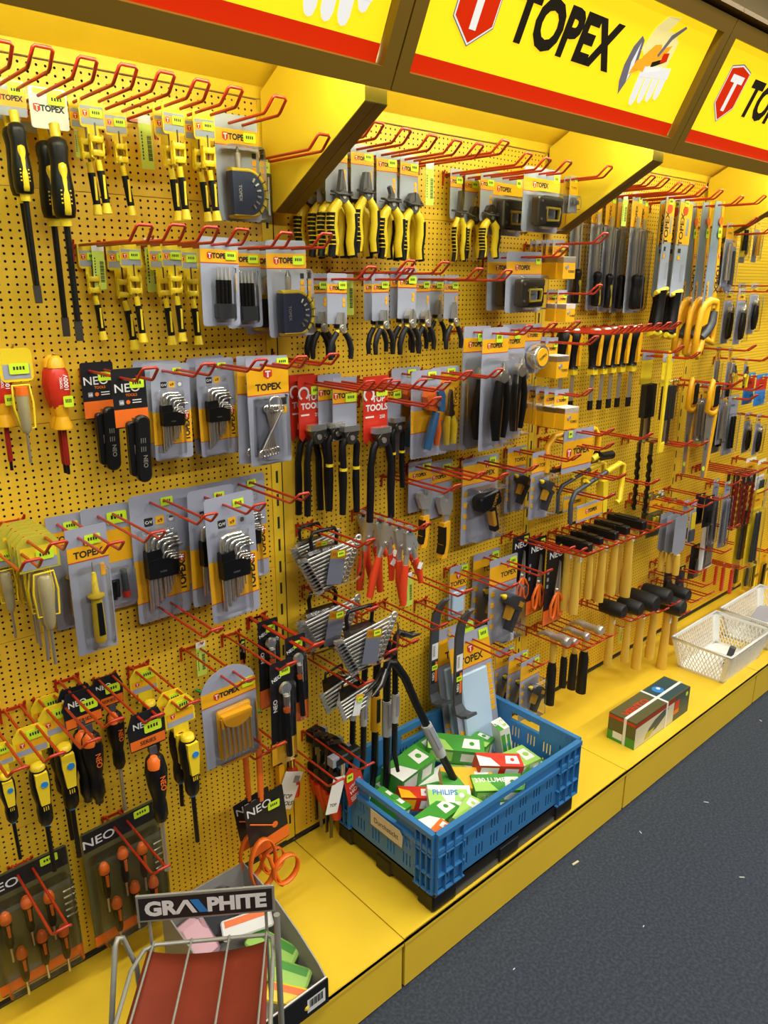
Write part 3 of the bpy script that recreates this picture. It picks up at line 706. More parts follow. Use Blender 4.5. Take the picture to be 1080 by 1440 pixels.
def b_hammer(H=.30, head='club', grip='wood', hang=True):
    o = E({'club': 'club_hammer', 'mallet': 'rubber_mallet', 'claw': 'claw_hammer'}[head])
    m = M()
    if head == 'mallet': m.lathe([(.032, -.066), (.038, -.058), (.040, 0), (.038, .058), (.032, .066)], 'rubber', 20, (0, 0, .028), 'y')
    elif head == 'club': m.rbox(-.019, .0, .019, .038, -.058, .058, .006, 'black', 3, None, .004).box((0, 0, .020), (.030, .05, .044), 'black')
    else:
        m.lathe([(.018, -.075), (.021, -.070), (.021, -.048), (.014, -.040), (.016, .014)], 'bright', 14, (0, 0, .018), 'y')
        for s in (-1, 1): m.tube([(s*.006, .010, .020), (s*.007, .040, .023), (s*.011, .070, .010), (s*.014, .090, -.010)], [.012, .010, .007, .003], 'bright', 8)
    m.obj('head', o)
    m = M()
    if grip == 'black': m.tube([(0, 0, .018), (0, 0, -.10)], [.012, .011], 'wood', 12, flat=1.3); m.tube([(0, 0, -.10), (0, 0, -.13), (0, 0, -H)], [.013, .018, .019], 'rubber', 12, flat=1.25)
    else: m.tube([(0, 0, .022), (0, 0, -.06), (0, 0, -.16), (0, 0, -.26), (0, 0, -H)], [.015, .013, .015, .018, .017], 'wood', 12, flat=1.3)
    m.obj('handle', o)
    if grip != 'black': M().box((0, -.0165, -.045), (.016, .0012, .022), 'white').obj('label_strip', o)
    return o, H
def b_lockpliers(H=.21, a=.25):
    o = E('locking_pliers'); m = M()
    m.lathe([(.014, -.004), (.014, .004)], 'bright', 14, (-.004, -.014, -.008), 'y').lathe([(.006, -.006), (.006, .006)], 'dsteel', 10, (-.004, -.014, -.008), 'y')
    m.prism([(-.020, -.012), (-.014, -.070), (.006, -.070), (.010, -.030), (.004, -.004)], -.020, -.008, 'bright').prism([(.004, -.030), (.026, -.062), (.034, -.056), (.016, -.020)], -.018, -.010, 'bright')
    m.lathe([(.005, -.024), (.005, -.004)], 'chrome', 10, (-.002, 0, -.060), 'y')
    m.obj('jaws', o)
    m = M(); m.tube([(-.006, -.014, -.068), (-.010, -.014, -.105)], .008, 'bright', 10, flat=.7); m.tube([(-.010, -.014, -.100), (-.014, -.014, -.15), (-.010, -.014, -H)], [.0105, .012, .010], 'orangered', 10, flat=.8); m.obj('fixed_handle', o)
    m = M(); m.tube([(.012, -.014, -.050), (.028, -.014, -.092)], .0075, 'bright', 10, flat=.7); m.tube([(.026, -.014, -.088), (.044, -.014, -.125), (.054, -.014, -.160)], [.009, .010, .008], 'orangered', 10, flat=.8); m.obj('lever_handle', o)
    M().box((.036, -.024, -.108), (.014, .002, .018), 'white', (0, .4, 0)).obj('label_strip', o)
    return o, H
def b_spanners(H=.16, n=10, k='black'):
    o = E('spanner_set'); m = M()
    m.tube([(-.040, -.02, -.050), (-.044, -.02, -.012), (-.036, -.02, .004), (.036, -.02, .004), (.044, -.02, -.012), (.040, -.02, -.050)], .0055, k, 8)
    m.obj('carry_handle', o)
    m = M(); m.prism([(-.046, -.045), (-.024, -.150), (.024, -.150), (.046, -.045)], -.044, -.006, k); m.obj('rack', o)
    for i in range(n):
        z = -.046-i*.0112; L = .086-i*.0055; y = -.050
        m = M(Matrix.Translation((0, y, z)) @ Matrix.Rotation(-.16, 4, 'Y')); m.tube([(-L, 0, 0), (L, 0, 0)], .0046, 'bright', 6, flat=.7)
        m.prism([(-L-.016, .013), (-L-.018, .004), (-L-.004, .003), (-L-.004, -.003), (-L-.018, -.005), (-L-.016, -.012), (-L+.008, -.008), (-L+.008, .008)][::-1], -.005, .005, 'bright')
        m.tube(arc(L+.010, 0, .0085, 0, 360, 12)[:-1], .0042, 'bright', 6, True)
        m.obj('spanner', o)
    m = M(Matrix.Translation((.010, -.062, -.090)) @ Matrix.Rotation(.20, 4, 'Y')); m.rbox(-.026, -.052, .026, .046, -.001, .0, .002, 'card').quad(-.026, .022, .026, .046, -.0015, 'band').text('15 PCS', -.004, .034, -.002, .011, 'redp')
    m.obj('label_card', o); sticker(o, .024, -.056, -.066)
    M().rbox(-.105, -.155, .108, -.030, -.066, -.040, .04, 'clear', 4, None, .008).obj('plastic_wrap', o)
    return o, H
def b_smallspanners(H=.12, n=6):
    o = E('small_spanner_set'); m = M()
    m.tube([(-.030, -.02, -.030), (-.028, -.02, -.004), (.028, -.02, .004), (.034, -.02, -.026)], .004, 'black', 8); m.obj('carry_handle', o)
    M().prism([(-.030, -.028), (-.022, -.105), (.026, -.105), (.036, -.024)], -.040, -.006, 'black').obj('rack', o)
    for i in range(n):
        z = -.036-i*.012; L = .062-i*.004
        m = M(Matrix.Translation((.002, -.042, z)) @ Matrix.Rotation(-.2, 4, 'Y')); m.tube([(-L, 0, 0), (L, 0, 0)], .0036, 'bright', 6); m.lathe([(.007, -.003), (.007, .003)], 'bright', 10, (L, 0, 0), 'y').lathe([(.008, -.003), (.008, .003)], 'bright', 6, (-L, 0, 0), 'y'); m.obj('spanner', o)
    m = M(Matrix.Translation((.006, -.048, -.07)) @ Matrix.Rotation(.25, 4, 'Y')); m.rbox(-.014, -.035, .014, .030, -.001, 0, .002, 'white').quad(-.014, .014, .014, .030, -.0014, 'band'); m.obj('label_card', o); sticker(o, .010, -.055, -.052, .018)
    return o, H
def b_prybar(H=.30):
    o = E('pry_bar')
    pts = [(.016, -.040, .028), (.006, -.030, .010), (-.001, -.020, -.020), (-.003, -.016, -.060), (-.001, -.014, -.12), (0, -.014, -.24), (0, -.016, -.268), (0, -.030, -.288), (0, -.052, -.286), (0, -.072, -.276)]
    m = M(); N = len(pts); w = .015; t = .004; vs = []; fs = []
    P = [Vector((0, p[1], p[2])) for p in pts]
    for i, p in enumerate(P):
        d = (P[min(i+1, N-1)]-P[max(i-1, 0)]).normalized(); nn = Vector((0, d.z, -d.y))
        ww = w*(1.35 if i > 6 else .7 if i == 0 else 1)
        for sx, sn in ((-1, -1), (1, -1), (1, 1), (-1, 1)): vs.append((pts[i][0]+sx*ww, p.y+nn.y*t*sn, p.z+nn.z*t*sn))
    for i in range(N-1):
        for j in range(4): fs.append((i*4+j, i*4+(j+1) % 4, i*4+4+(j+1) % 4, i*4+4+j))
    fs += [(3, 2, 1, 0), tuple(4*(N-1)+j for j in range(4))]
    m.add(vs, fs, 'dgrey'); m.obj('flat_bar', o)
    m = M().quad(-.012, -.160, .012, -.110, -.0185, 'white').quad(-.012, -.235, .012, -.165, -.0185, 'ink').quad(.002, -.232, .011, -.168, -.0188, 'orange').text('NEO', -.004, -.212, -.019, .012, 'white', PI/2)
    for i in range(10): m.quad(-.009, -.150+i*.0035, .000, -.1485+i*.0035, -.0188, 'ink')
    m.obj('label', o); sticker(o, 0, -.185, -.019, .022)
    return o, H
def b_combcard(H=.30, w=.13):
    o = E('sanding_float_pack')
    m = cardm(w, .020, H, (.004, .060), .006); m.shield(0, -.020, -.0006, .020, .020); m.text('TOPEX', 0, -.044, -.0006, .023, 'ink', 0, .03)
    for i in range(9): m.rbox(w*.34, -.082-i*.013, w*.46, -.072-i*.013, -.0006, 0, .001, 'band')
    for i in range(5): m.prism([(-w*.46, -.21-i*.017), (-w*.30, -.215-i*.017), (-w*.30, -.207-i*.017), (-w*.46, -.200-i*.017)], -.0006, 0, 'band')
    m.obj('card', o); sticker(o, w*.35, .004, w=.03, h=.024)
    M().rbox(-w*.38, -H+.022, w*.30, -.070, -.010, -.001, .004, 'pale', 3, None, .003).obj('plastic_plate', o)
    return o, H
def b_crowbar(H=.42, side=-1, lc='white'):
    o = E('crowbar')
    m = M(); m.tube([(side*.030, -.002, .004), (side*.012, 0, .018), (0, 0, .004), (side*-.006, 0, -.040), (side*-.002, 0, -.10), (0, 0, -.2), (0, 0, -H*.85), (side*.012, -.004, -H)], [.008, .0095, .010, .0095, .009, .009, .009, .006], 'black', 6); m.obj('bar', o)
    m = M()
    for q in (-1, 1): m.tube([(side*.024, q*.003, .010), (side*.050, q*.008, -.004), (side*.082, q*.011, -.006)], [.009, .007, .003], 'dsteel', 6, flat=.7)
    m.obj('claw', o)
    m = M().tube([(0, 0, -.165), (0, 0, -.255)], .0115, 'paperg' if lc == 'white' else lc, 8); m.box((0, -.0125, -.2), (.010, .001, .06), 'card2' if lc == 'white' else 'ink'); m.obj('label_sleeve', o)
    return o, H
def b_smallclamp(H=.20):
    o = E('quick_bar_clamp')
    M().box((0, -.004, -.095), (.006, .003, .21), 'dsteel').obj('bar', o)
    m = M(); m.prism([(-.010, -.018), (.020, -.020), (.034, -.030), (.036, -.014), (.020, .002), (-.008, .006)], -.010, .004, 'black').box((.036, -.004, -.020), (.008, .013, .018), 'card2'); m.obj('fixed_jaw', o)
    m = M(); m.prism([(-.011, -.090), (.012, -.090), (.034, -.074), (.034, -.060), (.012, -.066), (-.010, -.064)], -.010, .004, 'black'); m.obj('sliding_jaw', o)
    m = M(); m.tube([(-.002, -.004, -.098), (.008, -.004, -.135), (.012, -.004, -.160)], [.010, .012, .009], 'redp', 10); m.obj('trigger_handle', o)
    return o, H
def b_torch(H=.225, col='yplast'):
    o = E('inspection_tool_pack'); w = .058
    m = M(); m.rbox(-w/2, -H, w/2, .012, 0, .0012, .005, 'dkcard').quad(-w/2, -H+.002, w/2, -H+.052, -.0003, 'band' if col == 'yplast' else 'orange'); m.text('NEO', -.014, -.024, -.0006, .012, 'white', PI/2*.2)
    m.quad(.018, -.12, .0195, -.05, -.0004, 'white'); m.text('NEO', -.018, -.085, -.0006, .014, 'white', PI/2); m.obj('card', o); sticker(o, .006, -.012, w=.026, h=.018)
    m = M(); m.lathe([(.013, -.008), (.015, -.002)], 'chrome', 18, (.002, -.004, -.048), 'y'); m.tube([(.002, -.012, -.062), (.002, -.012, -.085)], [.008, .006], 'steel', 12); m.obj('mirror_head', o)
    M().lathe([(.0075, -.100), (.0075, -.092)], 'orange', 12, (.002, -.012, 0)).obj('ring', o)
    M().tube([(.003, -.012, -.098), (.005, -.012, -.15), (.007, -.012, -.205)], [.0058, .007, .007], 'black', 12).obj('grip', o)
    blister(o, -.018, -.215, .022, -.030, .024, .009)
    return o, H
def b_fileset(H=.175):
    o = E('needle_file_set'); w = .110
    m = M(); P = [(-w/2, -.030), (-w/2, -H), (w/2, -H), (w/2, -.030)]+[(x, z) for x, _, z in arc(0, -.030, .044, 0, 180, 12, 0, w/2)][1:-1]
    m.prism(P, 0, .0012, 'card'); m.quad(-w/2, -.050, w/2, -.024, -.0003, 'band').quad(-w/2, -.0515, w/2, -.050, -.0004, 'redp'); topex(m, -.002, -.037, -.0006, .0115)
    m.obj('card', o); sticker(o, .038, -.030, w=.024, h=.018)
    m = M(); m.rbox(-.032, -.162, .038, -.062, -.010, -.002, .006, 'band', 3, None, .003); m.prism([(-.026, -.070)]+[(x, z) for x, _, z in arc(.003, -.072, .026, 180, 360, 10, 0, .030)], -.020, -.010, 'band')
    m.obj('wallet', o)
    for i in range(7):
        x = -.026+i*.0095
        m = M(); m.tube([(x, -.0165, -.092), (x, -.0165, -.158)], [.0030, .0022], 'bright', 6); m.tube([(x, -.015, -.075), (x, -.015, -.092)], .0032, 'band', 6); m.obj('needle_file', o)
    blister(o, -.038, -.168, .044, -.056, .026)
    return o, H
def b_bluedot(H=.24, L2=.12):
    o = E('yellow_black_screwdriver')
    m = M(); m.prism([(-.024, -.042), (.024, -.042), (.024, -.010), (.014, .004), (-.014, .004), (-.024, -.010)], 0, .0015, 'yplast'); m.quad(-.021, -.040, .021, -.031, -.0004, 'card').quad(-.021, -.031, .021, -.018, -.0004, 'band'); m.shield(-.012, -.024, -.0006, .007, .008).rbox(-.012, -.060, .012, -.042, 0, .0015, .002, 'yplast')
    m.obj('hang_card', o); sticker(o, .006, -.010, w=.022)
    hz = -.150
    m = M(); m.lathe([(.008, hz-.002), (.0105, hz+.004), (.0112, hz+.022), (.0100, hz+.034), (.0140, hz+.055), (.0145, hz+.078), (.012, hz+.090), (.009, hz+.094)], 'black', 14, (0, -.016, 0))
    m.prism([(-.006, hz+.038), (.006, hz+.038), (.009, hz+.072), (.0085, hz+.090), (-.0085, hz+.090), (-.009, hz+.072)], -.0315, -.020, 'yplast'); m.lathe([(.0100, hz+.084), (.0105, hz+.092), (.009, hz+.099), (.005, hz+.099)], 'yplast', 14, (0, -.016, 0))
    m.lathe([(.005, -.001), (.005, .001)], 'bluep', 12, (.002, -.0322, hz+.072), 'y')
    for i in range(3): m.box((-.003+i*.003, -.0285, hz+.030), (.001, .002, .006), 'yplast')
    m.obj('handle', o)
    m = M(); m.tube([(0, -.016, hz), (0, -.016, -H)], .0034, 'black', 8); m.lathe([(.0055, hz-.006), (.0055, hz)], 'bluep', 10, (0, -.016, 0)); m.obj('blade', o)
    return o, H
def b_neodriver(H=.24, stub=False):
    o = E('black_screwdriver')
    m = M(); m.prism([(-.024, -.050), (.024, -.050), (.026, -.016), (.018, .004), (-.018, .004), (-.026, -.016)], 0, .0015, 'dkcard'); m.quad(-.024, -.048, .024, -.034, -.0004, 'orange').text('NEO', -.006, -.014, -.0006, .012, 'white').text('SERIES', 0, -.041, -.0006, .008, 'ink')
    m.obj('hang_card', o); sticker(o, .008, -.020, w=.024)
    hz = -.155
    m = M(); m.lathe([(.007, hz-.002), (.0100, hz+.006), (.0098, hz+.024), (.0085, hz+.032), (.0130, hz+.055), (.0150, hz+.078), (.012, hz+.096), (.008, hz+.101)], 'black', 14, (0, -.016, 0)); m.lathe([(.0095, hz+.086), (.009, hz+.097), (.004, hz+.1025)], 'orange', 12, (-.003, -.0205, 0))
    m.text('NEO', .002, hz+.064, -.0312, .0105, 'orange', -PI/2); m.box((0, -.014, hz+.105), (.010, .003, .016), 'dgrey')
    m.obj('handle', o)
    if stub: M().tube([(0, -.016, hz), (0, -.016, hz-.010)], .006, 'dsteel', 8).obj('blade', o); H = -hz+.01
    else: M().tube([(0, -.016, hz), (0, -.016, -H+.012), (0, -.016, -H)], [.0030, .0030, .0045], 'steel', 8).obj('blade', o)
    return o, H
def b_neoset(H=.235):
    o = E('screwdriver_set_pack'); w = .145
    m = M(); m.rbox(-w/2, -H, w/2, .018, 0, .0012, .006, 'okcard'); m.quad(-w/2+.002, -.024, w/2-.002, .014, -.0003, 'dkcard').quad(-w/2, -H+.004, w/2, -H+.026, -.0003, 'orange'); m.text('NEO', -.042, -.008, -.0006, .024, 'white', 0, .01, 1.2)
    m.obj('card', o); sticker(o, .040, .004, w=.03)
    for r in range(2):
        for i in range(3):
            x = -.046+i*.036+r*.014; z = -.048-r*.085+(i % 2)*.012
            m = M(); m.lathe([(.005, z-.072), (.0072, z-.060), (.0068, z-.035), (.0095, z-.018), (.008, z-.004), (.004, z)], 'black', 12, (x, -.018, 0)); m.lathe([(.0094, z-.018), (.0100, z-.010), (.007, z-.001), (.004, z+.002)], 'orange', 12, (x, -.018, 0)); m.prism([(x-.002, z-.044), (x+.002, z-.044), (x+.0028, z-.020), (x-.0028, z-.020)], -.0285, -.020, 'orange')
            h = m.obj('screwdriver', o)
            M().tube([(x, -.018, z-.068), (x, -.018, z-.105)], .0024, 'steel', 6).obj('blade', h)
    m = M()
    for i in range(5): m.tube([(.052, -.010, -.07-i*.014), (.066, -.010, -.07-i*.014)], .002, 'steel', 6)
    m.obj('bits', o)
    blister(o, -w*.44, -H+.014, w*.46, -.030, .036)
    return o, H
def b_strap(H=.30):
    o = E('orange_hole_saw_strap')
    M().tube([(0, -.004, .004), (.002, -.004, -.13)], .0062, 'orange', 6, flat=.5).obj('hanging_strap', o)
    m = M(Matrix.Translation((.006, -.006, -.13)) @ Matrix.Rotation(-.12, 4, 'Y')); m.rbox(-.040, -.105, .040, .010, 0, .0012, .003, 'dkcard').quad(-.040, -.103, .040, -.078, -.0004, 'orange').text('NEO', -.012, -.010, -.0006, .022, 'white', 0, .01, 1.1); m.tube([(-.034, -.002, -.030), (.010, -.002, -.060)], .0014, 'orange', 6).lathe([(.006, -.001), (.006, 0)], 'orange', 10, (.014, 0, -.062), 'y')
    m.obj('card', o); sticker(o, .024, -.146, -.009, .024)
    m = M(); m.tube(arc(-.008, -.245, .050, 0, 360, 22, -.020, .026)[:-1], .0017, 'orange', 4, True, 4.5, up=(0, 1, 0)); m.tube(arc(.030, -.268, .028, 0, 360, 16, -.034, .026)[:-1], .0017, 'orange', 4, True, 4.5, up=(0, 1, 0)); m.tube([(.004, -.02, -.235), (.010, -.03, -.27), (.022, -.03, -.30)], .0035, 'orange', 6, flat=2); m.obj('strap_loops', o)
    return o, H
def b_whiteclamp(H=.15):
    o = E('spring_clamp_with_tag')
    m = M(); m.box((0, -.01, -.02), (.045, .020, .014), 'black').box((-.012, -.01, -.06), (.012, .012, .09), 'band').obj('jaw_bar', o)
    m = M(); m.tube([(.016, -.01, -.030), (.016, -.01, -.060)], .005, 'brass', 8); m.tube([(.016, -.01, -.055), (.020, -.01, -.085), (.020, -.01, -.12)], [.009, .011, .008], 'redp', 10); m.obj('handle', o)
    m = M(Matrix.Translation((.008, -.020, -.07)) @ Matrix.Rotation(.45, 4, 'Y')); m.rbox(-.022, -.062, .022, .014, 0, .001, .002, 'white').text('TOP', .002, -.036, -.0004, .012, 'ink', PI/2*0).text('TOOLS', .002, -.050, -.0004, .012, 'ink').quad(.004, -.008, .018, .006, -.0004, 'card2')
    m.obj('paper_tag', o); return o, H
def b_redtag(H=.16):
    o = E('red_tagged_clamp')
    m = M(); m.rbox(-.030, -.022, .046, .000, -.016, .006, .005, 'black', 3, None, .003).box((-.026, -.006, -.008), (.018, .020, .020), 'card2'); m.obj('jaw', o)
    M().tube([(0, -.006, -.020), (0, -.006, -.060)], .005, 'chrome', 10).obj('screw', o)
    m = M(Matrix.Translation((.010, -.014, -.05)) @ Matrix.Rotation(-.3, 4, 'Y')); m.prism([(-.026, -.086), (.026, -.076), (.030, -.020), (.004, .010), (-.018, -.010)], 0, .001, 'redp'); m.text('HOLD', .006, -.052, -.0004, .014, 'white', .2, .03).text('STRONG', .006, -.038, -.0004, .009, 'white', .2)
    for i in range(3): m.quad(-.016, -.068-i*.005, .008, -.066-i*.005, -.0004, 'white')
    m.obj('tag', o); sticker(o, .010, -.062, -.017, .018, .018)
    m = M(Matrix.Translation((-.016, -.012, -.06)) @ Matrix.Rotation(.3, 4, 'Y')); m.rbox(-.018, -.075, .016, .010, 0, .001, .002, 'white').text('TOP', -.002, -.055, -.0004, .010, 'ink'); m.obj('white_tag', o)
    return o, H
def b_filebag(H=.30, w=.05, k='black'):
    o = E('file_pack')
    m = cardm(w, .012, H, (.010, .075), .003); m.text('TOPEX', 0, -.043, -.0006, .014, 'ink', PI/2, .03); m.rbox(w*.2, -.11, w*.4, -.09, -.0006, 0, .001, 'ink'); m.obj('card', o); sticker(o, .012, -.004, w=.016, h=.022)
    m = M().box((-.006, -.010, -H*.42), (.012, .004, H*.50), 'steel').box((.010, -.010, -H*.45), (.005, .004, H*.40), 'steel'); m.obj('file_blade', o)
    m = M(); ergo_handle(m, -H+.010, -H*.66, .013, 'black', 'yplast' if k == 'black' else None, xo=-.002, yo=-.016); m.obj('handle', o)
    blister(o, -w*.42, -H+.006, w*.44, -.08, .030)
    return o, H
def b_handsaw(H=.50):
    o = E('handsaw'); z = -H*.66
    m = M(); m.prism([(-.040, z), (.040, z), (.016, .012), (-.030, .012)], -.001, .001, 'sawblue'); m.text('TOPEX', -.022, z+.05, -.0014, .018, 'ink', PI/2); m.quad(-.024, z+.02, -.012, z+.09, -.0012, 'band'); m.obj('blade', o)
    m = M(); m.prism([(.024, z), (.046, z), (.022, .014), (.010, .014)], -.004, .004, 'band'); m.shield(.028, -H*.32, -.0045, .014, .016); m.text('TOPEX', .030, -H*.46, -.0045, .030, 'ink', -PI/2, .04)
    m.obj('edge_guard', o)
    m = M()
    m.tube([(-.036, 0, z-.010), (-.020, 0, z+.012), (.010, 0, z+.024), (.056, 0, z+.022), (.060, 0, z-.030), (.056, 0, z-.090), (.058, 0, z-.118), (.030, 0, z-.108), (-.006, 0, z-.100), (-.016, 0, z-.130), (-.036, 0, z-.160), (-.054, 0, z-.148), (-.048, 0, z-.080)], [.014, .016, .016, .013, .012, .012, .012, .011, .012, .014, .014, .013, .013], 'band', 8, True, .8)
    m.prism([(-.040, z-.06), (-.004, z-.05), (.012, z+.02), (-.022, z+.010)], -.009, .009, 'band')
    m.obj('handle', o)
    m = M(); m.tube([(.046, 0, z-.010), (.040, 0, z-.050), (.010, 0, z-.080), (-.020, 0, z-.098)], [.014, .016, .016, .013], 'dgrey', 8); m.obj('black_grip', o)
    sticker(o, .010, -.085, -.0055, .018, .03)
    M().lathe([(.013, -.0065), (.013, -.0045)], 'orange', 14, (.010, 0, -.048), 'y').obj('orange_sticker', o)
    return o, H
def b_sleevesaw(H=.42, w=.075):
    o = E('sleeved_saw'); z = -H*.66
    m = M(); m.rbox(-w/2, z, w/2, .012, -.0015, .0015, .002, 'card').quad(-w/2, -H*.30, w/2, -.008, -.0022, 'band'); m.text('TOPEX', -w*.20, -H*.20, -.0026, .030, 'ink', PI/2, .03); m.lathe([(.014, -.0035), (.014, -.0022)], 'orangered', 12, (-w*.05, 0, -.030), 'y')
    m.quad(w*.12, -H*.24, w*.32, -H*.12, -.0025, 'card2').quad(w*.10, -H*.56, w*.34, -H*.44, -.0025, 'card2').quad(-w*.3, -H*.36, -w*.08, -H*.33, -.0025, 'ink').quad(-w*.3, -H*.41, -w*.1, -H*.38, -.0025, 'band'); m.obj('sleeve', o); sticker(o, 0, -.010, -.0030, .024, .016)
    m = M(); m.tube([(.0, 0, z+.010), (.002, 0, z-.02), (-.004, 0, z-.07), (-.010, 0, z-.112)], [.018, .015, .017, .019], 'black', 10); m.obj('handle', o)
    M().tube([(-.030, 0, z+.002), (.010, 0, z+.010), (.034, 0, z+.014)], [.007, .009, .007], 'yplast', 8).obj('yellow_cap', o)
    M().tube([(-.030, 0, z-.118), (-.008, 0, z-.124), (.018, 0, z-.120)], [.009, .011, .009], 'yplast', 8).obj('yellow_cap', o)
    return o, H
def b_sawdown(H=.38):
    o = E('handle_up_handsaw')
    m = M(); m.prism([(-.040, -.110), (.036, -.110), (.012, -H), (-.022, -H)], -.001, .001, 'steel'); m.lathe([(.010, -.002), (.010, -.0012)], 'lime', 12, (-.010, 0, -H+.04), 'y'); m.text('TOPEX', -.012, -.24, -.0015, .016, 'ink', PI/2); m.obj('blade', o)
    M().prism([(.024, -.110), (.044, -.110), (.020, -H), (.008, -H)], -.004, .004, 'band').obj('edge_guard', o)
    m = M(); m.tube([(-.022, 0, .010), (-.034, 0, -.030), (-.040, 0, -.105), (-.010, 0, -.118), (.010, 0, -.120), (.030, 0, -.112), (.032, 0, -.090), (.010, 0, -.095), (-.014, 0, -.080), (-.008, 0, -.010)], [.012]*10, 'band', 8, True, .8); m.obj('handle', o)
    M().rbox(-.014, -.094, .028, -.006, -.012, .012, .012, 'black', 4, None, .004).obj('black_grip', o)
    return o, H
def b_hacksaw(H=.12, W=.30):
    o = E('hacksaw')
    m = M(); m.tube([(-.13, -.01, -.105), (-.13, -.01, -.030), (-.10, -.01, -.004), (.10, -.01, -.004), (.125, -.01, -.030), (.125, -.01, -.075)], .0085, 'band', 4, flat=1.3); m.obj('frame', o)
    M().box((0, -.01, -.108), (.27, .0015, .012), 'dsteel').obj('saw_blade', o)
    m = M(); m.tube([(.125, -.01, -.085), (.15, -.01, -.098), (.21, -.01, -.100)], [.012, .013, .014], 'black', 10); m.tube([(.10, -.01, -.10), (.13, -.01, -.092)], .010, 'yplast', 8); m.obj('handle', o)
    m = M(); m.rbox(-.075, -.118, .075, .008, -.024, -.022, .003, 'card').quad(-.075, -.100, .075, -.024, -.0244, 'band'); m.shield(-.045, -.06, -.025, .024, .030); m.text('TOPEX', .016, -.058, -.0252, .026, 'ink', 0, .03); m.quad(-.075, -.102, .075, -.100, -.0246, 'redp')
    m.obj('card', o); sticker(o, -.045, -.004, -.025, .02, .02)
    return o, H
def b_coping(H=.14):
    o = E('mini_hacksaw')
    m = M(); m.tube([(-.12, -.01, -.12), (-.122, -.01, -.060), (-.105, -.01, -.030), (.06, -.01, .004)], .007, 'dgrey', 8); m.obj('black_tube', o)
    m = M(); m.tube([(.05, -.01, .002), (.12, -.01, .016), (.14, -.01, .010), (.14, -.01, -.10), (.12, -.01, -.108)], .009, 'yplast', 8); m.tube([(-.06, -.01, -.004), (-.03, -.01, -.020), (.0, -.01, -.016)], .006, 'yplast', 8); m.prism([(.02, -.020), (.045, -.020), (.05, -.118), (.03, -.118)], -.022, .002, 'yplast'); m.obj('yellow_handle', o)
    m = M(); m.rbox(-.11, -.118, .02, -.068, -.024, -.022, .002, 'card').quad(-.11, -.112, .02, -.076, -.0244, 'band'); topex(m, -.035, -.093, -.0248, .013); m.obj('card', o)
    M().box((-.02, -.01, -.122), (.20, .0015, .008), 'dsteel').obj('saw_blade', o)
    return o, H
def b_brushes(H=.24, k='brush'):
    o = E('wire_brush_pack')
    m = M(); m.rbox(-.030, -.080, .030, .012, -.001, .001, .003, 'yplast').rbox(-.030, -.012, .030, .012, -.002, -.001, .003, 'card'); m.obj('card', o)
    m = M()
    for i in range(3): m.rbox(-.028+i*.019, -.172, -.011+i*.019, -.078, -.022, -.004, .003, k)
    m.obj('bristle_block', o)
    m = M()
    for i in range(3): m.tube([(-.019+i*.019, -.012, -.170), (-.019+i*.019, -.012, -H)], .005, 'steel' if i % 2 else 'dsteel', 8)
    m.obj('shanks', o); M().rbox(-.034, -H, .034, -.060, -.026, .003, .004, 'clear', 3, None, .003).obj('plastic_bag', o)
    return o, H
def b_paddle(H=.30):
    o = E('yellow_plastic_square')
    m = M(); m.prism([(-.006, -H), (.022, -H), (.026, -H+.030), (.004, -H+.026), (.006, -.10), (.014, -.03), (.010, -.004), (.0, .006), (-.010, -.01), (-.010, -.08)], -.003, .003, 'yplast'); m.obj('blade', o)
    return o, H
def b_longpack(H=.28, w=.06, k='card', inner='dgrey', top='band'):
    o = E('long_blister_pack')
    m = M(); m.rbox(-w/2, -H, w/2, .012, 0, .0012, .004, k); m.quad(-w/2, -.055, w/2, -.006, -.0003, top); m.text('TOPEX', 0, -.03, -.0006, .012, 'ink'); m.obj('card', o); sticker(o, .010, -.002, w=.016)
    m = M()
    for i in range(2): m.tube([(-.012+i*.022, -.012, -.075), (-.012+i*.022, -.012, -H+.03)], [.006, .008], inner, 8)
    m.obj('tool', o); blister(o, -w*.42, -H+.01, w*.42, -.06, .026)
    return o, H
def b_putty(H=.22, w=.085, k='steel'):
    o = E('putty_knife')
    M().prism([(-w/2, -.13), (-w/2*1.0, -.01), (w/2, -.01), (w/2, -.13), (.012, -.15), (-.012, -.15)][::-1], -.0006, .0006, 'card2').obj('blade', o)
    M().tube([(0, 0, -.148), (0, 0, -.18), (0, 0, -H)], [.009, .012, .011], 'wood', 10).obj('handle', o)
    return o, H
def b_glassbox(H=.20, w=.10):
    o = E('jigsaw_blade_box')
    M().rbox(-w/2, -H, w/2, .01, -.02, 0, .006, 'white', 3, None, .003).obj('case', o)
    M().rbox(-w/2+.010, -H+.01, w/2-.010, -.05, -.022, -.019, .003, 'dgrey').obj('window', o)
    for i in range(4): M().box((-.024+i*.016, -.024, -.12), (.008, .003, .11), 'steel').obj('blade', o)
    sticker(o, .02, -.03, -.022)
    return o, H
def b_drillbunch(H=.22, k='dred'):
    o = E('auger_bit_pack')
    m = M(); m.tube([(0, -.008, 0), (0, -.008, -.04)], .006, 'dsteel', 8); n = 22
    m.tube([(.0022*math.cos(i*1.9), -.008+.0022*math.sin(i*1.9), -.04-(H-.04)*i/n) for i in range(n+1)], .007, k, 6); m.obj('spiral_bit', o)
    M().rbox(-.016, -H, .016, .008, -.020, .003, .003, 'clear', 3, None, .003).obj('plastic_sleeve', o)
    return o, H
def b_redstrip(H=.16, k='redp'):
    o = E('red_handled_tool'); M().rbox(-.012, -H, .012, -.02, -.010, .004, .004, k, 3, None, .002).obj('handle', o); M().tube([(0, -.003, .005), (0, -.003, -.03)], .006, 'steel', 8).obj('shank', o)
    return o, H
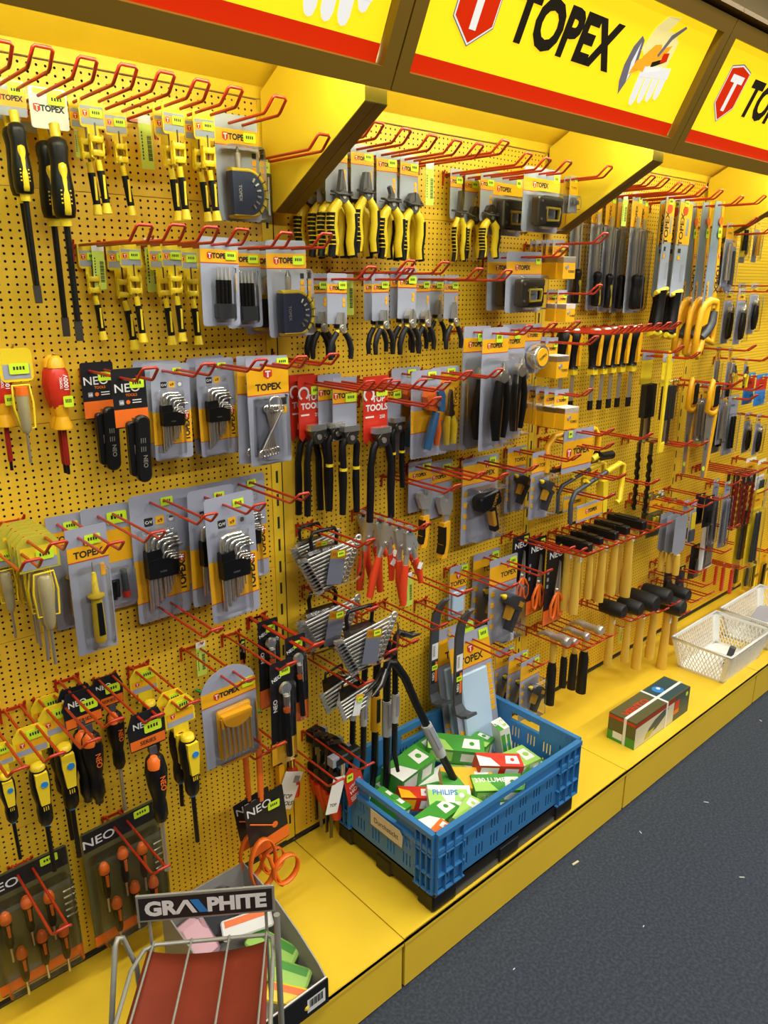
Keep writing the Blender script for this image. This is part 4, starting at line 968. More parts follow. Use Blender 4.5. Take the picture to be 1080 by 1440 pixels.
def b_torchblack(H=.17):
    o = E('small_blade_pack'); w = .05
    m = M(); m.rbox(-w/2, -H, w/2, .012, 0, .0012, .003, 'card').quad(-w/2, -.02, w/2, .006, -.0004, 'card2'); m.obj('card', o)
    for i in range(3): M().box((-.012+i*.012, -.005, -.07), (.006, .004, .07), 'yplast').obj('blade_holder', o); 
    M().rbox(-w/2+.004, -H+.01, w/2-.004, -H+.06, -.008, -.001, .003, 'dgrey').obj('plastic_tray', o); sticker(o, .008, -.01, w=.014)
    return o, H
def b_adapter(H=.15):
    o = E('multimeter_lead_pack'); w = .072
    m = cardm(w, .014, H, (.024, .075), .004, line=False); m.obj('card', o); sticker(o, .016, -.006, w=.03, h=.018)
    m = M(); m.tube([(-.015, -.010, -.095), (-.018, -.014, -.125), (-.004, -.012, -.128), (-.008, -.016, -.098), (.002, -.012, -.10), (.0, -.014, -.125)], .0045, 'black', 8); m.obj('cable', o)
    m = M().tube([(.014, -.010, -.085), (.016, -.010, -.122)], .005, 'dgrey', 8).tube([(.016, -.010, -.120), (.016, -.010, -.130)], .006, 'redp', 8); m.obj('probe', o)
    blister(o, -.030, -.140, .030, -.080, .024); return o, H
def b_tipcard(H=.185, w=.062):
    o = E('phase_tester_pack')
    m = cardm(w, .014, H, (.014, .036), .002); m.shield(0, -.010, -.0006, .012, .012); m.text('TOPEX', 0, -.027, -.0006, .014, 'ink', 0, .03); m.rbox(.016, -.066, .022, -.046, -.0006, 0, .001, 'band'); m.obj('card', o); sticker(o, .008, -.006, w=.024, h=.015)
    M().tube([(0, -.010, -.038), (0, -.010, -.056)], .0013, 'steel', 6).obj('tip', o)
    m = M(); m.lathe([(.006, -.166), (.0088, -.162), (.0092, -.140), (.0078, -.100), (.0065, -.094), (.0125, -.092), (.0125, -.089), (.0055, -.087), (.0030, -.054)], 'yplast', 14, (0, -.012, 0)); m.prism([(-.0045, -.152), (.0045, -.152), (.0036, -.100), (-.0036, -.100)], -.0222, -.016, 'black'); m.obj('handle', o)
    M().rbox(-.020, -.172, .020, -.044, -.026, -.001, .006, 'clear', 3, None, .004).obj('blister', o)
    return o, H
MT['orangered'] = mat('orange_red_grip', (.72, .055, .012), .4)
MT['ltagw'] = mat('pale_print', (.62, .60, .45), .45)
MT['navy'] = mat('navy_plastic', (.035, .045, .09), .35)
MT['bronze'] = mat('dark_bronze_metal', (.075, .062, .045), .3, .35)
MT['bright'] = mat('bright_tool_steel', (.62, .61, .57), .38, .75)
MT['paperg'] = mat('grey_paper_sleeve', (.42, .42, .41), .6)
MT['sawblue'] = mat('lacquered_saw_blade', (.26, .32, .40), .35, .2)
MT['dkteal'] = mat('dark_teal_print', (.03, .07, .08), .4)
KINDS = {k[2:]: v for k, v in list(globals().items()) if k.startswith('b_')}
PROTO = {}
def inst(_k, loc, s=1.0, rot=(0, 0, 0), label='', cat='', group=None, **kw):
    key = (_k, tuple(sorted(kw.items())))
    if key not in PROTO:
        o, h = KINDS[_k](**kw); PROTO[key] = [o, h, False]
        o['category'] = cat
    o, h, used = PROTO[key]
    if used: o = copy_tree(o)
    PROTO[key][2] = True
    o.location = loc; o.rotation_euler = rot; o.scale = (s, s, s)
    for q in ('group', 'label'):
        if q in o: del o[q]
    tag(o, label, cat, group)
    return o
HOOKS = [
('T', -0.557, 1.9738, 0.26, 'screwdrivers at the left photo edge, top row', [('big_driver', 0.091, 0.331, 2, 0.04, {}, 'large black and yellow screwdriver at the left edge of the top row', 'screwdriver')]),
('T', -0.6127, 1.9708, 0.26, 'nothing, cut by the left photo edge', []),
('T', -0.493, 1.9703, 0.26, 'two large screwdrivers, top row', [('big_driver', 0.084, 0.393, 1, 0.05, {'dbl': 1}, 'large black and yellow screwdriver under a white hang card, front one', 'screwdriver'), ('big_driver', 0.029, 0.388, 1, 0.05, {}, 'large black and yellow screwdriver close behind the white-carded one', 'screwdriver')]),
('T', -0.4302, 1.9712, 0.26, 'precision screwdrivers right of the large ones', [('precision', 0.106, 0.18, 2, 0.035, {}, 'black and yellow precision screwdriver in the top row, first group', 'screwdriver')]),
('T', -0.3665, 1.9717, 0.26, 'a single precision screwdriver, top row', [('precision', 0.055, 0.177, 1, 0.03, {'dx': 0.006}, 'black and yellow precision screwdriver alone left of the top barcode tag', 'screwdriver')]),
('T', -0.3035, 1.9704, 0.26, 'precision screwdrivers beside a barcode tag, top row', [('precision', 0.154, 0.185, 2, 0.035, {}, 'black and yellow precision screwdriver right of the top barcode tag', 'screwdriver'), ('barcode', 0.04, 0.089, 1, 0, {}, 'lime and white barcode tag among the top row of precision screwdrivers', 'price tag')]),
('T', -0.2403, 1.9694, 0.26, 'precision screwdrivers left of the driver set, top row', [('precision', 0.148, 0.182, 2, 0.03, {'dx': 0.005}, 'black and yellow precision screwdriver left of the top D-shaped driver set', 'screwdriver')]),
('T', -0.1504, 1.9682, 0.26, 'the D-shaped driver set, top row', [('bitset', 0.111, 0.175, 1, 0, {}, 'grey carded bit driver with D-shaped yellow bit case, top row', 'bit driver set')]),
('T', -0.0531, 1.9186, 0.26, 'a dark pack beside the first bracket', [('longpack', 0.059, 0.119, 2, 0.02, {'k': 'okcard', 'top': 'ltag', 'inner': 'steel'}, 'dark olive drill-bit pack beside the first yellow bracket', 'tool pack')]),
('T', -0.4248, 1.7417, 0.26, 'precision screwdriver, second row, leftmost', [('precision', 0.016, 0.172, 1, 0.03, {}, 'black and yellow precision screwdriver, second row, leftmost', 'screwdriver')]),
('T', -0.3653, 1.7446, 0.26, 'two precision screwdrivers, second row', [('precision', 0.012, 0.196, 1, 0.03, {'dx': 0.006}, 'black and yellow precision screwdriver, second row, hanging lowest', 'screwdriver'), ('precision', 0.067, 0.179, 1, 0.03, {}, 'black and yellow precision screwdriver, second row, third from the left', 'screwdriver')]),
('T', -0.3022, 1.7442, 0.26, 'two precision screwdrivers, second row, right group', [('precision', 0.056, 0.187, 1, 0.03, {}, 'black and yellow precision screwdriver, second row, left of the right group', 'screwdriver'), ('precision', 0.108, 0.177, 1, 0.03, {}, 'black and yellow precision screwdriver, second row, middle of the right group', 'screwdriver')]),
('T', -0.2409, 1.7435, 0.26, 'a precision screwdriver and a driver set, second row', [('precision', 0.054, 0.189, 1, 0.03, {}, 'black and yellow precision screwdriver, second row, rightmost', 'screwdriver'), ('bitset', 0.178, 0.147, 1, 0.03, {'kind': 'pens'}, 'grey card with a row of slim black drivers, left one, second row', 'driver set')]),
('T', -0.1458, 1.7415, 0.26, 'the second card of slim drivers', [('bitset', 0.104, 0.155, 1, 0.03, {'kind': 'pens'}, 'grey card with a row of slim black drivers, right one, second row', 'driver set')]),
('T', -0.0503, 1.7442, 0.26, 'the second-row D-shaped driver set', [('bitset', 0.122, 0.179, 1, 0.03, {}, 'grey carded bit driver with D-shaped yellow bit case, second row', 'bit driver set'), ('bitset', 0.036, 0.177, 1, 0.03, {'kind': 'box'}, 'grey carded bit driver with square case, second row', 'bit driver set')]),
('P', -0.5888, 1.5561, 0.075, 'the clear voltage tester', [('tester', 0.05, 0.197, 1, 0, {}, 'clear voltage tester with orange cap in a yellow holder', 'voltage tester')]),
('P', -0.6131, 1.5399, 0.05, 'a red insulated screwdriver at the left edge', [('vde', 0.012, 0.197, 1, 0, {}, 'red and orange insulated screwdriver at the left edge behind the tester', 'insulated screwdriver')]),
('P', -0.521, 1.5359, 0.055, 'the red insulated screwdriver', [('vde', 0.035, 0.211, 1, 0, {}, 'red and orange insulated screwdriver, foremost, right of the clear tester', 'insulated screwdriver'), ('vde', 0.012, 0.213, 1, 0, {}, 'red insulated screwdriver half hidden behind the foremost one', 'insulated screwdriver')]),
('T', -0.4358, 1.5122, 0.26, 'two folding hex key sets', [('foldhex', 0.169, 0.188, 1, 0, {}, 'black folding hex key set on black and orange card, front', 'folding hex keys'), ('foldhex', 0.026, 0.192, 1, 0, {}, 'black folding hex key set on black and orange card, rear', 'folding hex keys')]),
('T', -0.3242, 1.5121, 0.26, 'hex key sets, third row left', [('hexset', 0.107, 0.177, 3, 0.04, {}, 'grey card of chrome hex keys in black holder, third row left', 'hex key set')]),
('T', -0.2123, 1.5129, 0.26, 'hex key sets, third row right', [('hexset', 0.085, 0.19, 2, 0.04, {}, 'grey card of chrome hex keys in black holder, third row right', 'hex key set')]),
('T', -0.1177, 1.5126, 0.26, 'the carded wrenches', [('wrenchcard', 0.136, 0.215, 2, 0.03, {}, 'grey card of small wrenches under a yellow header', 'wrench set')]),
('T', -0.0373, 1.5136, 0.26, 'nothing, right of the wrench cards', []),
('T', -0.665, 1.2194, 0.26, 'testers at the left photo edge, fourth row', [('olive_tester', 0.075, 0.181, 2, 0.03, {}, 'yellow-framed tester screwdriver at left edge, fourth row', 'tester')]),
('T', -0.6217, 1.24, 0.26, 'a bunch of tester screwdrivers', [('olive_tester', 0.147, 0.24, 6, 0.022, {}, 'clear tester screwdriver under an olive yellow card', 'tester')]),
('T', -0.4473, 1.2204, 0.26, 'the multimeter lead pack', [('adapter', 0.02, 0.209, 1, 0, {}, 'grey and yellow card with black leads and red-tipped probe', 'probe pack')]),
('T', -0.5257, 1.218, 0.26, 'two carded phase testers', [('tipcard', 0.12, 0.238, 1, 0, {}, 'yellow phase tester on a tall grey card, front', 'phase tester'), ('tipcard', 0.012, 0.224, 1, 0, {}, 'yellow phase tester on a tall grey card, rear', 'phase tester')]),
('T', -0.3395, 1.2324, 0.26, 'hex key sets, fourth row left', [('hexset', 0.032, 0.268, 2, 0.03, {}, 'grey card of chrome hex keys in black holder, fourth row left', 'hex key set')]),
('T', -0.2299, 1.231, 0.26, 'hex key sets, fourth row middle', [('hexset', 0.142, 0.262, 1, 0.03, {}, 'grey card of chrome hex keys in black holder, fourth row middle', 'hex key set'), ('hexset', 0.065, 0.249, 2, 0.035, {}, 'grey card of chrome hex keys in black holder, fourth row, behind middle', 'hex key set')]),
('T', -0.1218, 1.2333, 0.26, 'the hex key set nearest the upright, fourth row', [('hexset', 0.027, 0.239, 1, 0.03, {}, 'grey card of chrome hex keys in black holder, fourth row nearest the upright', 'hex key set')]),
('T', -0.7314, 0.8565, 0.26, 'a screwdriver at the left photo edge, fifth row', [('bluedot', 0.126, 0.242, 1, 0, {}, 'yellow and black screwdriver with blue dot, cut by the left edge', 'screwdriver')]),
('T', -0.6695, 0.8563, 0.26, 'a blue-dot screwdriver, fifth row left', [('bluedot', 0.103, 0.319, 1, 0, {'L2': 0}, 'yellow and black screwdriver with blue dot, left one, longest', 'screwdriver')]),
('T', -0.605, 0.8566, 0.26, 'blue-dot screwdrivers, fifth row middle', [('bluedot', 0.06, 0.348, 1, 0, {}, 'yellow and black screwdriver with blue dot, second from left', 'screwdriver'), ('bluedot', 0.012, 0.337, 1, 0, {}, 'yellow and black screwdriver with blue dot, behind the second from left', 'screwdriver')]),
('T', -0.5587, 0.8799, 0.26, 'stubby black screwdrivers', [('neodriver', 0.078, 0.249, 2, 0.02, {'stub': True}, 'stubby black screwdriver with orange cap on a black card', 'screwdriver')]),
('T', -0.4808, 0.8567, 0.26, 'black screwdrivers with orange caps', [('neodriver', 0.203, 0.361, 1, 0, {}, 'black screwdriver with orange cap on a black card, front, long steel blade', 'screwdriver'), ('neodriver', 0.013, 0.323, 1, 0, {}, 'black screwdriver with orange cap on a black card, rear, thin blade', 'screwdriver')]),
('T', -0.4039, 0.8555, 0.26, 'blue-dot screwdrivers, fifth row right', [('bluedot', 0.194, 0.34, 1, 0, {}, 'yellow and black screwdriver with blue dot, rightmost, front', 'screwdriver'), ('bluedot', 0.159, 0.263, 1, 0, {'H': 0.2}, 'yellow and black screwdriver with blue dot, right group, second', 'screwdriver'), ('bluedot', 0.028, 0.251, 1, 0, {'H': 0.19}, 'yellow and black screwdriver with blue dot, right group, rearmost', 'screwdriver')]),
('T', -0.7006, 0.4949, 0.26, 'the left screwdriver set pack', [('neoset', 0.036, 0.281, 2, 0.04, {}, 'olive blister pack of black and orange screwdrivers, lower left', 'screwdriver set')]),
('T', -0.4974, 0.511, 0.26, 'the right screwdriver set pack', [('neoset', 0.047, 0.291, 1, 0, {}, 'olive blister pack of black and orange screwdrivers under the blue-dot group', 'screwdriver set')]),
('S', -0.2051, 0.6168, 0.2, 'the rear orange strap', [('strap', 0.1, 0.375, 1, 0, {}, 'orange strap with black card, rear one', 'strap')]),
('S', -0.2028, 0.6705, 0.26, 'the front orange strap', [('strap', 0.16, 0.429, 1, 0, {'H': 0.31}, 'orange strap with black card, front one', 'strap')]),
('T', -0.0398, 0.496, 0.26, 'the white-tagged clamp', [('whiteclamp', 0.012, 0.211, 1, 0, {}, 'black clamp with a white paper tag beside the orange strap', 'clamp')]),
('T', -0.2754, 0.8583, 0.26, 'the needle file set', [('fileset', 0.171, 0.217, 1, 0, {}, 'grey card of needle files in a yellow wallet', 'file set')]),
('T', -0.1668, 0.8579, 0.26, 'the yellow-based inspection pack', [('torch', 0.221, 0.246, 1, 0, {}, 'tall black pack with a round mirror and black grip and yellow base', 'inspection mirror'), ('torch', 0.056, 0.063, 1, 0, {'H': 0.2251, 'col': 'o'}, 'tall black pack with a round mirror and black grip, small, left rear', 'inspection mirror')]),
('T', -0.0943, 0.88, 0.26, 'orange-based inspection packs', [('torch', 0.172, 0.215, 1, 0, {'col': 'o'}, 'tall black pack with a round mirror and black grip and orange base, front', 'inspection mirror'), ('torch', 0.058, 0.226, 1, 0, {'col': 'o'}, 'tall black pack with a round mirror and black grip and orange base, rear', 'inspection mirror')]),
('T', -0.3418, 0.9952, 0.26, 'nothing, above the needle file set', []),
('T', 0.0842, 1.9563, 0.26, 'pliers just right of the first bracket', [('pliers', 0.013, 0.221, 1, 0, {'head': 'combi', 'H': 0.2}, 'yellow and black pliers half hidden by the first bracket', 'pliers'), ('pliers', 0.125, 0.221, 3, 0.03, {'head': 'long'}, 'yellow and black handled long-nose pliers right of the first bracket', 'pliers')]),
('T', 0.1599, 1.9539, 0.26, 'the large combination pliers', [('pliers', 0.122, 0.209, 1, 0, {'H': 0.22, 'cw': 0.068}, 'yellow and black handled combination pliers, largest of the row', 'pliers'), ('pliers', 0.086, 0.219, 1, 0, {'H': 0.2051}, 'yellow and black handled combination pliers, behind the largest', 'pliers')]),
('T', 0.2365, 1.9509, 0.26, 'bent-nose pliers', [('pliers', 0.117, 0.216, 2, 0.03, {'head': 'bent'}, 'yellow and black handled bent-nose pliers', 'pliers')]),
('T', 0.3135, 1.95, 0.26, 'side cutters', [('pliers', 0.111, 0.218, 2, 0.03, {'head': 'cutter'}, 'yellow and black handled side cutters', 'pliers')]),
('T', 0.3858, 1.9508, 0.26, 'a barcode tag, top row second bay', [('barcode', 0.106, 0.093, 1, 0, {}, 'lime barcode tag between two groups of yellow pliers', 'price tag')]),
('T', 0.4737, 1.9679, 0.26, 'nothing, long hook above the pliers', []),
('T', 0.5623, 1.95, 0.26, 'slim long-nose pliers', [('pliers', 0.028, 0.213, 2, 0.03, {'head': 'slim', 'cw': 0.044}, 'yellow and black handled slim pliers right of the barcode', 'pliers')]),
('T', 0.6383, 1.9467, 0.26, 'end cutters', [('pliers', 0.014, 0.201, 1, 0, {'head': 'cutter', 'H': 0.19, 'cw': 0.05}, 'yellow and black handled end cutters, second from the staplers', 'pliers'), ('pliers', 0.069, 0.201, 1, 0, {'head': 'cutter', 'H': 0.191, 'cw': 0.05}, 'yellow and black handled end cutters, next to the staplers', 'pliers')]),
('T', 0.724, 1.9486, 0.26, 'the upper staple gun packs', [('stapler', 0.184, 0.142, 1, 0, {}, 'black staple gun in a clear blister on grey yellow card, upper front', 'staple gun'), ('stapler', 0.062, 0.145, 1, 0, {'H': 0.1551}, 'black staple gun in a clear blister on grey yellow card, upper rear', 'staple gun')]),
('T', 0.9112, 1.9545, 0.26, 'a small pack beside the second bracket', [('longpack', 0.152, 0.086, 2, 0.02, {'k': 'card2', 'H': 0.12}, 'narrow grey and yellow pack beside the second bracket', 'tool pack')]),
('T', 0.0651, 1.6841, 0.26, 'mini pliers, left', [('minipliers', 0.077, 0.173, 2, 0.025, {'head': 'combi'}, 'mini flat-nose pliers with slim black handles, leftmost', 'mini pliers'), ('minipliers', 0.147, 0.171, 1, 0, {'head': 'combi', 'H': 0.1351}, 'mini flat-nose pliers with slim black handles, second from left', 'mini pliers')]),
('S', 0.1765, 1.6989, 0.26, 'a barcode tag beside mini pliers', [('barcode', 0.05, 0.096, 1, 0, {}, 'lime barcode tag right of the left mini pliers', 'price tag')]),
('T', 0.175, 1.6843, 0.26, 'mini pliers, centre left', [('minipliers', 0.165, 0.164, 2, 0.03, {'head': 'combi', 'H': 0.136}, 'mini pliers with slim black handles, alone in the middle', 'mini pliers')]),
('T', 0.2854, 1.698, 0.26, 'mini side cutters', [('minipliers', 0.138, 0.186, 2, 0.025, {'head': 'cutter'}, 'mini cutters with slim black handles, left of the right group', 'mini pliers')]),
('T', 0.4018, 1.686, 0.26, 'mini end cutters', [('minipliers', 0.071, 0.175, 2, 0.025, {'head': 'cutter', 'H': 0.1351}, 'mini cutters with slim black handles, second of the right group', 'mini pliers')]),
('T', 0.5092, 1.6842, 0.26, 'mini long-nose pliers', [('minipliers', 0.071, 0.175, 1, 0.025, {'head': 'long'}, 'mini long-nose pliers with slim black handles, front right', 'mini pliers'), ('minipliers', 0.014, 0.16, 1, 0.025, {'head': 'long'}, 'mini long-nose pliers with slim black handles, rear right', 'mini pliers')]),
('T', 0.7338, 1.7454, 0.26, 'the lower staple gun packs', [('stapler', 0.132, 0.145, 1, 0, {}, 'black staple gun in a clear blister on grey yellow card, lower front', 'staple gun'), ('stapler', 0.062, 0.141, 1, 0, {}, 'black staple gun in a clear blister on grey yellow card, lower rear', 'staple gun')]),
('T', 0.9172, 1.7863, 0.26, 'small boxed packs, upper', [('smallbox', 0.11, 0.092, 5, 0.02, {}, 'small grey and yellow boxed pack behind the staple guns', 'boxed refills')]),
('T', 0.9103, 1.6496, 0.26, 'small boxed packs, middle', [('smallbox', 0.138, 0.076, 2, 0.035, {'w': 0.042}, 'small grey and yellow boxed pack right of the lower stapler', 'boxed refills')]),
('T', 0.0607, 1.4509, 0.26, 'red-carded pincers, left', [('pincers', 0.045, 0.318, 1, 0, {}, 'long black pincers with red card, front left', 'pincers'), ('pincers', 0.012, 0.322, 1, 0, {}, 'long black pincers with red card, rear left', 'pincers')]),
('T', 0.1123, 1.4514, 0.26, 'yellow-carded pincers, rear', [('pincers', 0.053, 0.313, 1, 0, {'card': 't'}, 'long black pincers with grey yellow card, rear left', 'pincers')]),
('T', 0.1358, 1.4449, 0.26, 'yellow-carded pincers', [('pincers', 0.082, 0.317, 1, 0, {'card': 't', 'H': 0.2301}, 'long black pincers with grey yellow card and yellow rings, front', 'pincers')]),
('T', 0.2201, 1.4414, 0.26, 'red-carded pincers, right', [('pincers', 0.098, 0.344, 1, 0, {}, 'long black pincers with red card, right', 'pincers')]),
('T', 0.3007, 1.4301, 0.26, 'yellow-carded pincers, right', [('pincers', 0.073, 0.272, 1, 0, {'card': 't'}, 'long black pincers with grey yellow card, rightmost', 'pincers')]),
('T', 0.3771, 1.4496, 0.26, 'blue and orange wire strippers', [('stripper', 0.116, 0.213, 1, 0, {}, 'blue and orange wire stripper in a clear pack, front', 'wire stripper'), ('stripper', 0.041, 0.217, 1, 0, {}, 'blue and orange wire stripper in a clear pack, rear', 'wire stripper')]),
('T', 0.4918, 1.4468, 0.26, 'yellow wire strippers', [('stripper', 0.075, 0.22, 1, 0, {'col': 'yellow'}, 'yellow handled wire stripper on a yellow and grey card', 'wire stripper')]),
('T', 0.2706, 1.396, 0.26, 'nothing, in front of the blue strippers', []),
('T', 0.6031, 1.5494, 0.26, 'the tall riveter packs', [('riveter', 0.152, 0.318, 1, 0, {}, 'black riveting tool in a tall grey blister pack, front', 'riveter'), ('riveter', 0.086, 0.325, 1, 0, {}, 'black riveting tool in a tall grey blister pack, rear left', 'riveter')]),
('T', 0.7094, 1.5533, 0.26, 'the rear riveter pack', [('riveter', 0.129, 0.311, 1, 0, {'w': 0.08}, 'black riveting tool in a tall grey blister pack, right, with yellow button', 'riveter')]),
('T', 0.8169, 1.5539, 0.26, 'the tape measure pack', [('tapecard', 0.113, 0.13, 1, 0, {}, 'round chrome and yellow tape measure on a grey card', 'tape measure')]),
('T', 0.9136, 1.5097, 0.26, 'a boxed pack beside the tape measure', [('smallbox', 0.11, 0.099, 2, 0.03, {'H': 0.0751, 'w': 0.05}, 'small grey yellow box right of the tape measure', 'boxed refills')]),
('T', 0.9067, 1.3609, 0.26, 'boxed packs in a row', [('smallbox', 0.163, 0.096, 5, 0.035, {'w': 0.052}, 'small grey yellow box in the row below the chisels', 'boxed refills')]),
('T', 1.0401, 1.5332, 0.26, 'wood chisel 1', [('chisel', 0.046, 0.252, 1, 0, {}, 'black and yellow handled wood chisel, leftmost', 'chisel')]),
('T', 1.0908, 1.5338, 0.26, 'wood chisel 2', [('chisel', 0.053, 0.253, 1, 0, {}, 'black and yellow handled wood chisel, second from left', 'chisel')]),
('T', 1.1472, 1.5343, 0.26, 'wood chisel 3', [('chisel', 0.092, 0.254, 1, 0, {}, 'black and yellow handled wood chisel, third from left', 'chisel')]),
('T', 1.2012, 1.5349, 0.26, 'wood chisel 4', [('chisel', 0.095, 0.257, 1, 0, {}, 'black and yellow handled wood chisel, middle one of seven', 'chisel')]),
('T', 1.2611, 1.5354, 0.26, 'wood chisel 5', [('chisel', 0.088, 0.261, 1, 0, {}, 'black and yellow handled wood chisel, third from right', 'chisel')]),
('T', 1.3231, 1.536, 0.26, 'wood chisel 6', [('chisel', 0.085, 0.265, 1, 0, {}, 'black and yellow handled wood chisel, second from right', 'chisel')]),
('T', 1.3871, 1.5365, 0.26, 'wood chisel 7', [('chisel', 0.087, 0.269, 1, 0, {}, 'black and yellow handled wood chisel, rightmost, nearest the handsaws', 'chisel')]),
('T', 1.2809, 1.1843, 0.26, 'nothing, right of the hacksaw', []),
('S', 1.0409, 1.2276, 0.26, 'the orange hacksaw', [('hacksaw', 0.12, 0.131, 1, 0, {}, 'orange framed hacksaw with a large yellow card', 'hacksaw')]),
('T', 1.0482, 1.1824, 0.26, 'nothing, in front of the hacksaw card', []),
('T', 1.084, 1.0141, 0.26, 'nothing, in front of the mini hacksaws', []),
('S', 1.1392, 1.0694, 0.26, 'two mini hacksaws', [('coping', 0.15, 0.159, 1, 0, {}, 'yellow and black mini hacksaw, front', 'mini hacksaw'), ('coping', 0.09, 0.139, 1, 0, {}, 'yellow and black mini hacksaw, rear', 'mini hacksaw')]),
('T', 1.3624, 1.014, 0.26, 'nothing, right of the mini hacksaws', []),
('T', 0.4429, 1.1877, 0.26, 'the left adjustable wrench', [('adjwrench', 0.034, 0.237, 1, 0, {}, 'adjustable wrench with yellow and black handle, left', 'adjustable wrench')]),
('T', 0.5357, 1.1688, 0.26, 'the right adjustable wrench', [('adjwrench', 0.022, 0.275, 1, 0, {'H': 0.191}, 'adjustable wrench with yellow and black handle, right', 'adjustable wrench')]),
('T', 0.3497, 1.1698, 0.26, 'nothing, in front of the adjustable wrenches', []),
('T', 0.6675, 1.1716, 0.26, 'the large glue gun pack', [('gluegun', 0.063, 0.249, 1, 0, {}, 'large black and yellow glue gun on a wide grey card', 'glue gun')]),
('T', 0.8715, 1.1722, 0.26, 'a small glue gun pack, upper', [('gluegun', 0.131, 0.201, 1, 0, {'big': 0, 'w': 0.09}, 'small dark glue gun pack with yellow trigger, upper front', 'glue gun'), ('gluegun', 0.036, 0.201, 1, 0, {'big': 0, 'w': 0.085}, 'small dark glue gun pack with yellow trigger, upper rear', 'glue gun')]),
('T', 0.7701, 0.8356, 0.26, 'the middle glue gun packs', [('gluegun', 0.087, 0.271, 1, 0, {'big': 0, 'w': 0.0901}, 'small dark glue gun pack with yellow trigger, middle front', 'glue gun'), ('gluegun', 0.016, 0.28, 1, 0, {'big': 0, 'w': 0.0851}, 'small dark glue gun pack with yellow trigger, middle rear', 'glue gun')]),
('T', 0.7863, 0.5231, 0.26, 'glue gun packs behind the crate', [('gluegun', 0.201, 0.2, 3, 0.05, {'big': 0, 'w': 0.0902}, 'small dark glue gun pack with yellow trigger behind the blue crate', 'glue gun')]),
('T', 0.6091, 0.8334, 0.26, 'the small pale blue carded plate', [('combcard', 0.041, 0.155, 1, 0, {'H': 0.17, 'w': 0.08}, 'small pale blue plate on a grey yellow card', 'plastering tool')]),
('T', 0.4109, 0.8708, 0.26, 'a barcode tag by the pry bars', [('barcode', 0.028, 0.1, 1, 0, {}, 'lime barcode tag left of the first pry bar', 'price tag')]),
('T', 0.062, 1.0901, 0.26, 'the upper spanner sets', [('spanners', 0.067, 0.145, 1, 0, {}, 'set of steel spanners in a black carrying rack, upper front', 'spanner set'), ('spanners', 0.012, 0.12, 1, 0, {'n': 7}, 'set of steel spanners in a black carrying rack, upper rear', 'spanner set')]),
('T', 0.0729, 0.9189, 0.26, 'the lower spanner sets', [('spanners', 0.189, 0.147, 1, 0, {}, 'set of steel spanners in a black carrying rack, lower front', 'spanner set'), ('spanners', 0.041, 0.153, 1, 0, {'n': 8}, 'set of steel spanners in a black carrying rack, lower rear', 'spanner set')]),
('T', 0.0568, 0.729, 0.26, 'the small spanner sets', [('smallspanners', 0.171, 0.105, 1, 0, {}, 'small spanner set in black rack, right one', 'spanner set'), ('smallspanners', 0.102, 0.114, 1, 0, {}, 'small spanner set in black rack, left one', 'spanner set')]),
('T', -0.0903, 0.8805, 0.26, 'nothing, below the lower spanner sets', []),
('T', 0.2438, 1.0912, 0.26, 'red handled locking pliers', [('lockpliers', 0.188, 0.206, 6, 0.036, {}, 'steel locking pliers with orange-red handles', 'locking pliers')]),
('T', 0.3178, 0.8002, 0.26, 'nothing, left of the pry bars', []),
('T', 0.4845, 0.759, 0.26, 'two pry bars', [('prybar', 0.052, 0.32, 1, 0, {}, 'flat dark pry bar, left one, nearer the spanners', 'pry bar'), ('prybar', 0.151, 0.317, 1, 0, {'H': 0.301}, 'flat dark pry bar, right one, beside the pale plate', 'pry bar')]),
('T', 0.6041, 0.6221, 0.26, 'the large sanding float pack', [('combcard', 0.099, 0.402, 1, 0, {}, 'large grey yellow card with a pale blue plate, front', 'sanding float'), ('combcard', 0.037, 0.408, 1, 0, {'H': 0.301}, 'large grey yellow card behind the pale blue plate card', 'sanding float')]),
('T', 0.2117, 0.788, 0.26, 'the rear crowbars', [('crowbar', 0.189, 0.402, 1, 0, {'H': 0.4201, 'side': 1}, 'long black crowbar hanging over the blue crate, rightmost, straight', 'crowbar'), ('crowbar', 0.15, 0.505, 1, 0, {}, 'long black crowbar hanging over the blue crate, second from right', 'crowbar'), ('crowbar', 0.112, 0.503, 1, 0, {'lc': 'band'}, 'long black crowbar hanging over the blue crate, with a yellow label', 'crowbar')]),
('S', 0.1351, 0.7863, 0.26, 'the leftmost crowbars', [('crowbar', 0.15, 0.392, 2, 0.04, {}, 'long black crowbar hanging over the blue crate, left end', 'crowbar')]),
('T', 0.0586, 0.496, 0.26, 'red and black small clamps', [('redtag', 0.144, 0.195, 1, 0, {}, 'black clamp with a red tag left of the crate', 'clamp'), ('smallclamp', 0.099, 0.293, 5, 0.028, {}, 'small black and red bar clamp left of the crate', 'bar clamp')]),
('T', 1.1368, 1.9511, 0.26, 'file packs right of the second bracket', [('filebag', 0.012, 0.346, 2, 0.05, {}, 'file with black grip in a long clear pack, first group', 'file')]),
('T', 1.2175, 1.9523, 0.26, 'file packs, second group', [('filebag', 0.031, 0.358, 2, 0.05, {}, 'file with black grip in a long clear pack, second group', 'file')]),
('T', 1.2954, 1.945, 0.26, 'file packs, third group', [('filebag', 0.031, 0.357, 2, 0.04, {'H': 0.31}, 'file with black grip in a long clear pack, third group', 'file'), ('barcode', 0.081, 0.09, 1, 0, {}, 'lime barcode tag between the long file packs', 'price tag')]),
('T', 1.3701, 1.9471, 0.26, 'file packs, fourth group', [('filebag', 0.08, 0.364, 2, 0.05, {'k': 'g'}, 'file with black grip in a long clear pack, fourth group', 'file')]),
